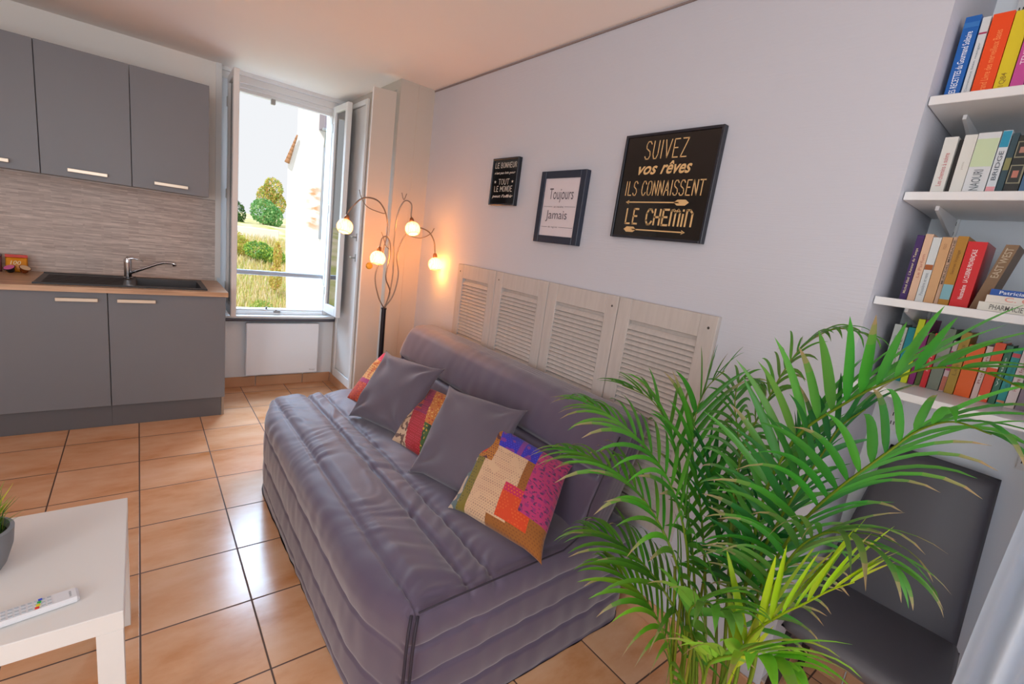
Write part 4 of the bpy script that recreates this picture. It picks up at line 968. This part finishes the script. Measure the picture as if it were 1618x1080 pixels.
# ---------------------------------------------------------------- areca palm
random.seed(11)
M_palm = attr_mat('palm leaf', .38, translucent=.35, spec=.5)
PC = Vector((1.19, .43, 0))
palm = thing('areca_palm', 'tall potted palm with arching green fronds in the right foreground', 'potted plant', (PC.x, PC.y, 0))
build('pot', MB().lathe([(0, 0.001), (.09, 0.001), (.10, .015), (.118, .155), (.122, .168), (.112, .168), (.106, .150), (0, .148)], (PC.x, PC.y, 0), 40), mat('terracotta pot', '#9a5a3c', .6), palm, smooth=True, auto=50)
build('soil', MB().lathe([(0, .005), (.106, .0)], (PC.x, PC.y, .150), 24), mat('potting soil', '#2b2018', .95), palm)
def mixc(a, b, t): return tuple(a[i]*(1-t)+b[i]*t for i in range(3))+(1,)
def frond(key, Lm=.24, npair=24, wid=.0085, droop=.5, base='#2f7d2c', tipc='#4f9a38', vee=.45, a0=62, a1=22, brown=.25, stiff=0, side_bias=0, stem='#8fa02a', curl=0, s0=None):
    pts, st = PALM[key]; st = s0 or st
    first = Vector(pts[0]); root = Vector((PC.x, PC.y, .150)) + (Vector((first.x, first.y, .150))-Vector((PC.x, PC.y, .150)))*.55
    root.x = max(PC.x-.085, min(PC.x+.085, root.x)); root.y = max(PC.y-.085, min(PC.y+.085, root.y))
    P = spl([root]+[Vector(p) for p in pts], 10); n = len(P)
    cum = [0]
    for i in range(1, n): cum.append(cum[-1]+(P[i]-P[i-1]).length)
    T = cum[-1]
    def at(s):
        s = min(max(s, 0), T*.9999)
        for i in range(1, n):
            if cum[i] >= s:
                f = (s-cum[i-1])/max(1e-6, cum[i]-cum[i-1]); return P[i-1].lerp(P[i], f), (P[i]-P[i-1]).normalized()
    mb = MB()
    cs = cv(stem); cb = cv(base); ct = cv(tipc)
    mb.tube(P, [.0062-.0048*(c/T) for c in cum], 6, mixc(cs, cb, .25))
    bc = cv('#a8946c')
    for i in range(npair):
        f = i/(npair-1); s = T*(st+(1-st)*(f**.92)*.985)
        p, tan = at(s)
        up = Vector((0, 0, 1)); sd = tan.cross(up)
        if sd.length < .15: sd = tan.cross(Vector((1, 0, .2)))
        sd.normalize(); nn = sd.cross(tan).normalized()
        prof = (math.sin(PI*(.12+.80*f)))**.55
        for sg in (-1, 1):
            if random.random() < .04: continue
            L = Lm*prof*random.uniform(.85, 1.12)*(1+side_bias*sg)
            ang = math.radians(a0+(a1-a0)*f + random.uniform(-5, 5))
            v = vee*random.uniform(.7, 1.3)
            d = (tan*math.cos(ang) + (sd*sg*math.cos(v)+nn*math.sin(v))*math.sin(ang)).normalized()
            q = p.copy(); dd = d.copy(); ns = 8; w0 = wid*random.uniform(.85, 1.15)*(.75+.35*prof)
            dr = droop*random.uniform(.6, 1.5)
            lc = mixc(cb, ct, random.random()); lc = tuple(c*random.uniform(.75, 1.2) for c in lc[:3])+(1,)
            br = random.random() < brown; prev = None; wv = None
            for k in range(ns+1):
                tt = k/ns
                wdt = w0*max(.02, min(1, .35+tt*4)*max(0, 1-tt**2.4)**.8)
                wdir = dd.cross(nn if abs(dd.dot(nn)) < .9 else sd).normalized()
                if wv is not None and wdir.dot(wv) < 0: wdir = -wdir
                wv = wdir; keel = dd.cross(wdir).normalized()
                if keel.z < 0: keel = -keel
                row = (q-wdir*wdt+keel*wdt*.35, q.copy(), q+wdir*wdt+keel*wdt*.35)
                if prev:
                    col = mixc(lc, bc, min(1, max(0, (tt-.70)/.25)))if br and tt > .70 else mixc(lc, ct, tt*.3)
                    mb.quad(prev[0], prev[1], row[1], row[0], col); mb.quad(prev[1], prev[2], row[2], row[1], col)
                prev = row
                q = q + dd*(L/ns)
                if q.x > 1.585 and q.y > YN-.02: q.x = 1.585
                dd = (dd + Vector((0, 0, -1))*dr*(.10+.22*tt) + Vector((random.uniform(-.03, .03),)*3)*curl).normalized()
    o = build('frond', mb, M_palm, palm, smooth=True)
    return o
frond('A', .21, 24, .0085, .28, '#34912c', '#62ac48', .75, 66, 20, .1)
frond('B', .25, 21, .0078, .75, '#277f2a', '#4fa038', .35, 75, 18, .55)
frond('C', .13, 26, .0055, 1.0, '#3a8228', '#5ea038', .2, 60, 25, .2)
frond('D', .12, 20, .0055, 1.0, '#3a7c26', '#5ea038', .2, 60, 25, .3)
frond('E', .20, 18, .0078, .55, '#348c24', '#5ca02e', .6, 55, 22, .15)
frond('E2', .21, 16, .0078, .5, '#2e8424', '#549a2c', .6, 50, 20, .1)
frond('G', .24, 20, .0078, .8, '#3a8e26', '#68aa36', .3, 62, 20, .5)
frond('H', .24, 20, .0075, .85, '#3a8e26', '#6cae38', .25, 62, 22, .5)
frond('I', .22, 18, .0072, .8, '#36801f', '#629c2a', .25, 62, 22, .35)
frond('P', .20, 16, .0072, .9, '#469020', '#78b02c', .25, 60, 24, .3)
frond('Y', .24, 12, .0100, .12, '#a8c81c', '#c4d828', .9, 38, 12, .25, stem='#b4c42a')
frond('K', .20, 12, .0135, .75, '#58b42c', '#98d040', .4, 55, 25, .3, s0=.55)
frond('L', .24, 16, .0080, .4, '#17602a', '#2c7c34', .5, 58, 22, .1)
frond('M', .22, 14, .0078, .4, '#1c662a', '#347f32', .6, 50, 20, .1)
frond('N', .20, 20, .0065, .9, '#3c8434', '#6c9c48', .3, 60, 22, .7)
frond('O', .15, 10, .0120, .8, '#4c9a34', '#7cb446', .4, 60, 30, .3)
frond('Q', .22, 18, .0076, .45, '#1e6c2e', '#3c8a38', .5, 66, 20, .2)
# bare canes between the fronds
for k in range(9):
    a = random.uniform(0, 2*PI); r0 = random.uniform(.03, .09)
    p0 = Vector((PC.x+r0*math.cos(a), PC.y+r0*math.sin(a), .150)); le = random.uniform(.02, .09)
    mb = MB().tube(spl([p0, p0+Vector((math.cos(a)*le*.4, math.sin(a)*le*.4, .2)), p0+Vector((math.cos(a)*le, math.sin(a)*le, random.uniform(.35, .5)))]), [.0062]*5+[.004]*12, 8, cv(random.choice(['#8a962a', '#a8a83a', '#6c8a28'])))
    build('cane', mb, M_palm, palm, smooth=True)

# ---------------------------------------------------------------- outside the window
random.seed(5)
def ground_mat():
    m, nt, b = new_mat('dry meadow'); L = nt.links; N = nt.nodes
    tc = N.new('ShaderNodeTexCoord'); n = N.new('ShaderNodeTexNoise'); n.inputs['Scale'].default_value = .9; n.inputs['Detail'].default_value = 8; L.new(tc.outputs['Object'], n.inputs[0])
    cr = N.new('ShaderNodeValToRGB'); cr.color_ramp.elements[0].position = .38; cr.color_ramp.elements[0].color = lin('#bcc478'); cr.color_ramp.elements[1].position = .6; cr.color_ramp.elements[1].color = lin('#f2e6cc')
    L.new(n.outputs[0], cr.inputs[0]); L.new(cr.outputs[0], b.inputs['Base Color']); b.inputs['Roughness'].default_value = .9
    return m
def gz(y): return -1.7 + (y-10)*.16 if y < 26 else .86 + (y-26)*.01
s = MB().grid(lambda u, v: (-14+34*u, 6+54*v*v, gz(6+54*v*v)+.10*NZ.noise(Vector((u*20, v*20, 0)))), 50, 60)
struct('ground_outside', s, ground_mat(), smooth=True)
s = MB()
for k in range(18000):
    y = 10.5+11.6*random.random()**1.2; x = y*random.uniform(.13, .225); z_ = gz(y)-.05
    h = random.uniform(.12, .45); a = random.uniform(0, PI); d = Vector((math.cos(a), math.sin(a), 0))*.02; le = Vector((random.uniform(-.12, .12), random.uniform(-.12, .12), h))
    c = cv(random.choice(['#ecdca0', '#f2e4c0', '#d0d484', '#e4d494', '#b4cc70', '#f6ecd8']))
    p = Vector((x, y, z_)); s.quad(p-d, p+d, p+d*.2+le, p-d*.2+le, c)
M_out = attr_mat('outdoor foliage', .7, translucent=.3)
tag(build('dry_grass', s, M_out, origin=(0, 0, 0)), 'sunlit dry grass on the slope outside the window', 'grass', kind='stuff')
def foliage(blobs, n, size, cols):
    s = MB()
    for k in range(n):
        cx, cy, cz, rx, ry, rz = random.choice(blobs)
        while True:
            v = Vector((random.uniform(-1, 1), random.uniform(-1, 1), random.uniform(-1, 1)))
            if v.length <= 1: break
        v = v.normalized()*v.length**.4
        p = Vector((cx+v.x*rx, cy+v.y*ry, cz+v.z*rz)); a = Vector((random.gauss(0, 1), random.gauss(0, 1), random.gauss(0, 1))).normalized(); b = a.cross(Vector((.3, .5, .8))).normalized()
        z_ = size*random.uniform(.6, 1.3); s.quad(p-a*z_, p-b*z_*.5, p+a*z_, p+b*z_*.5, cv(random.choice(cols)))
    return s
def shrub(name, label, cat, blobs, n, size, cols, trunk=None, group=None):
    b0 = blobs[0]; t = thing(name, label, cat, (b0[0], b0[1], gz(b0[1])), group)
    build('foliage', foliage(blobs, n, size, cols), M_out, t)
    if trunk: build('trunk', MB().tube(trunk, [.09, .05], 8), mat('bark', '#8a6a4c', .9), t)
GR = ['#7fc078', '#9ccc8c', '#68ac70', '#b4d89c']; YG = ['#dcdc78', '#e8d488', '#b8cc70', '#ecc084', '#98bc68']
shrub('tree', 'round bluish green tree standing lower left of the taller yellow one', 'tree', [(4.95, 27, 1.55, .60, .6, .62), (5.45, 27.2, 1.30, .45, .5, .55)], 2600, .07, GR, [(5.0, 27, gz(27)), (5.0, 27, 1.3)])
shrub('tree', 'tall yellowing tree rising beside the white house', 'tree', [(5.75, 29, 2.75, .50, .4, .65), (5.45, 29, 2.35, .5, .4, .6), (6.0, 29, 2.0, .42, .4, .6)], 2600, .07, YG, [(5.85, 29, gz(29)), (5.85, 29, 2.2)])
shrub('tree', 'dark green tree partly hidden by the left sash', 'tree', [(3.80, 27, 1.25, .36, .4, .62), (3.72, 27, .8, .32, .4, .5)], 1200, .07, ['#2f5c34', '#4a7a44', '#6c8c4c'], [(3.75, 27, gz(27)), (3.75, 27, .9)])
shrub('bush', 'broad bright green bush on the slope left of the white house', 'bush', [(3.15, 18, .20, .42, .4, .30), (3.50, 18, .05, .38, .4, .26), (3.80, 18, -.02, .25, .3, .25)], 2800, .05, ['#bcd868', '#d0e480', '#94c864', '#74ac70'])
shrub('bush', 'yellow green bush beside the left sash, left of the bright green bush', 'bush', [(2.50, 18.6, .35, .38, .4, .40), (2.75, 18.6, .25, .3, .4, .3)], 1500, .05, ['#dcdc78', '#e8d088', '#bccc74'])
shrub('bush', 'yellow bush against the left edge of the white house', 'bush', [(2.98, 14.2, .32, .10, .15, .42), (2.92, 14.1, -.25, .16, .2, .35)], 1300, .04, ['#e4d478', '#ccd074', '#e4c488'])
shrub('bush', 'low green and yellow bush seen below the window bar', 'bush', [(2.05, 11.2, -.72, .28, .3, .30), (2.35, 11.2, -.85, .22, .3, .25), (1.75, 11.3, -1.0, .28, .3, .25)], 2600, .04, ['#a4c868', '#ccd47c', '#e0d088', '#88b868'])
# garden wall / terrace, pale
tag(build('garden_wall', B(2.9, 22.5, gz(22.5)-.3, 4.75, 22.8, .80, .02), mat('pale render', '#e8e2e4', .8), origin=(3.4, 22.5, gz(22.5)-.3)), 'low pale garden wall above the bushes', 'wall')
# white house
def house_mat():
    m, nt, b = new_mat('whitewashed house wall'); L = nt.links; N = nt.nodes
    tc = N.new('ShaderNodeTexCoord'); n = N.new('ShaderNodeTexNoise'); n.inputs['Scale'].default_value = 1; n.inputs['Detail'].default_value = 6
    mp = N.new('ShaderNodeMapping'); mp.inputs['Scale'].default_value = (3, 1, 7); L.new(tc.outputs['Object'], mp.inputs[0]); L.new(mp.outputs[0], n.inputs[0])
    sx = N.new('ShaderNodeSeparateXYZ'); L.new(tc.outputs['Object'], sx.inputs[0])
    def band(o, a, b_, soft):
        r1 = N.new('ShaderNodeMapRange'); r1.inputs['From Min'].default_value = a-soft; r1.inputs['From Max'].default_value = a+soft; L.new(o, r1.inputs[0])
        r2 = N.new('ShaderNodeMapRange'); r2.inputs['From Min'].default_value = b_+soft; r2.inputs['From Max'].default_value = b_-soft; L.new(o, r2.inputs[0])
        mm = N.new('ShaderNodeMath'); mm.operation = 'MULTIPLY'; L.new(r1.outputs[0], mm.inputs[0]); L.new(r2.outputs[0], mm.inputs[1]); return mm.outputs[0]
    m1 = N.new('ShaderNodeMath'); m1.operation = 'MULTIPLY'; L.new(band(sx.outputs[0], .46, .72, .07), m1.inputs[0]); L.new(band(sx.outputs[2], 2.6, 3.6, .12), m1.inputs[1])
    cr = N.new('ShaderNodeMapRange'); cr.inputs['From Min'].default_value = .45; cr.inputs['From Max'].default_value = .58; L.new(n.outputs[0], cr.inputs[0])
    m2 = N.new('ShaderNodeMath'); m2.operation = 'MULTIPLY'; L.new(m1.outputs[0], m2.inputs[0]); L.new(cr.outputs[0], m2.inputs[1])
    mx = N.new('ShaderNodeMix'); mx.data_type = 'RGBA'; mx.inputs['A'].default_value = lin('#e9e6e4'); mx.inputs['B'].default_value = lin('#d0a078'); L.new(m2.outputs[0], mx.inputs[0])
    L.new(mx.outputs['Result'], b.inputs['Base Color']); b.inputs['Roughness'].default_value = .85
    return m
hx, hy = 2.67, 12.0
hs = thing('white_house', 'whitewashed neighbouring house with brick patches, right part of the window view', 'house', (hx, hy, gz(12)))
M_house = house_mat()
wl = MB().prism([(hx+.12, hy, -2.0), (hx, hy, 1.0), (hx, hy, 2.62), (hx+.17, hy, 3.1), (hx+.17, hy, 6.5), (hx+5, hy, 6.5), (hx+5, hy, -2.0)], (2.1, 7, 0))
build('wall', wl, M_house, hs)
s = MB()
for k in range(7):
    a = k/7; p = Vector((hx-.04+.19*a, hy-.08, 2.60+.62*a)); q = Vector((hx-.04+.19*(a+.16), hy-.08, 2.60+.62*(a+.16)))
    s.tube([p, q], [.055-.005*k, .045-.005*k], 8)
build('verge_tiles', s, mat('old roof tiles', '#a87a58', .8), hs, smooth=True)
s = MB().box(3.30, 11.6, 3.46, 3.9, 12, 3.86, .01); build('eave', s, mat('slate eave', '#8d8590', .7), hs)
s = MB().box(3.26, 11.52, 3.40, 3.9, 11.6, 3.46, .01).tube([(3.36, 11.6, 3.40), (3.42, 11.9, 3.1), (3.42, 11.95, 1.0)], .03, 8); build('gutter', s, mat('zinc', '#a8aeb8', .4, .6), hs)
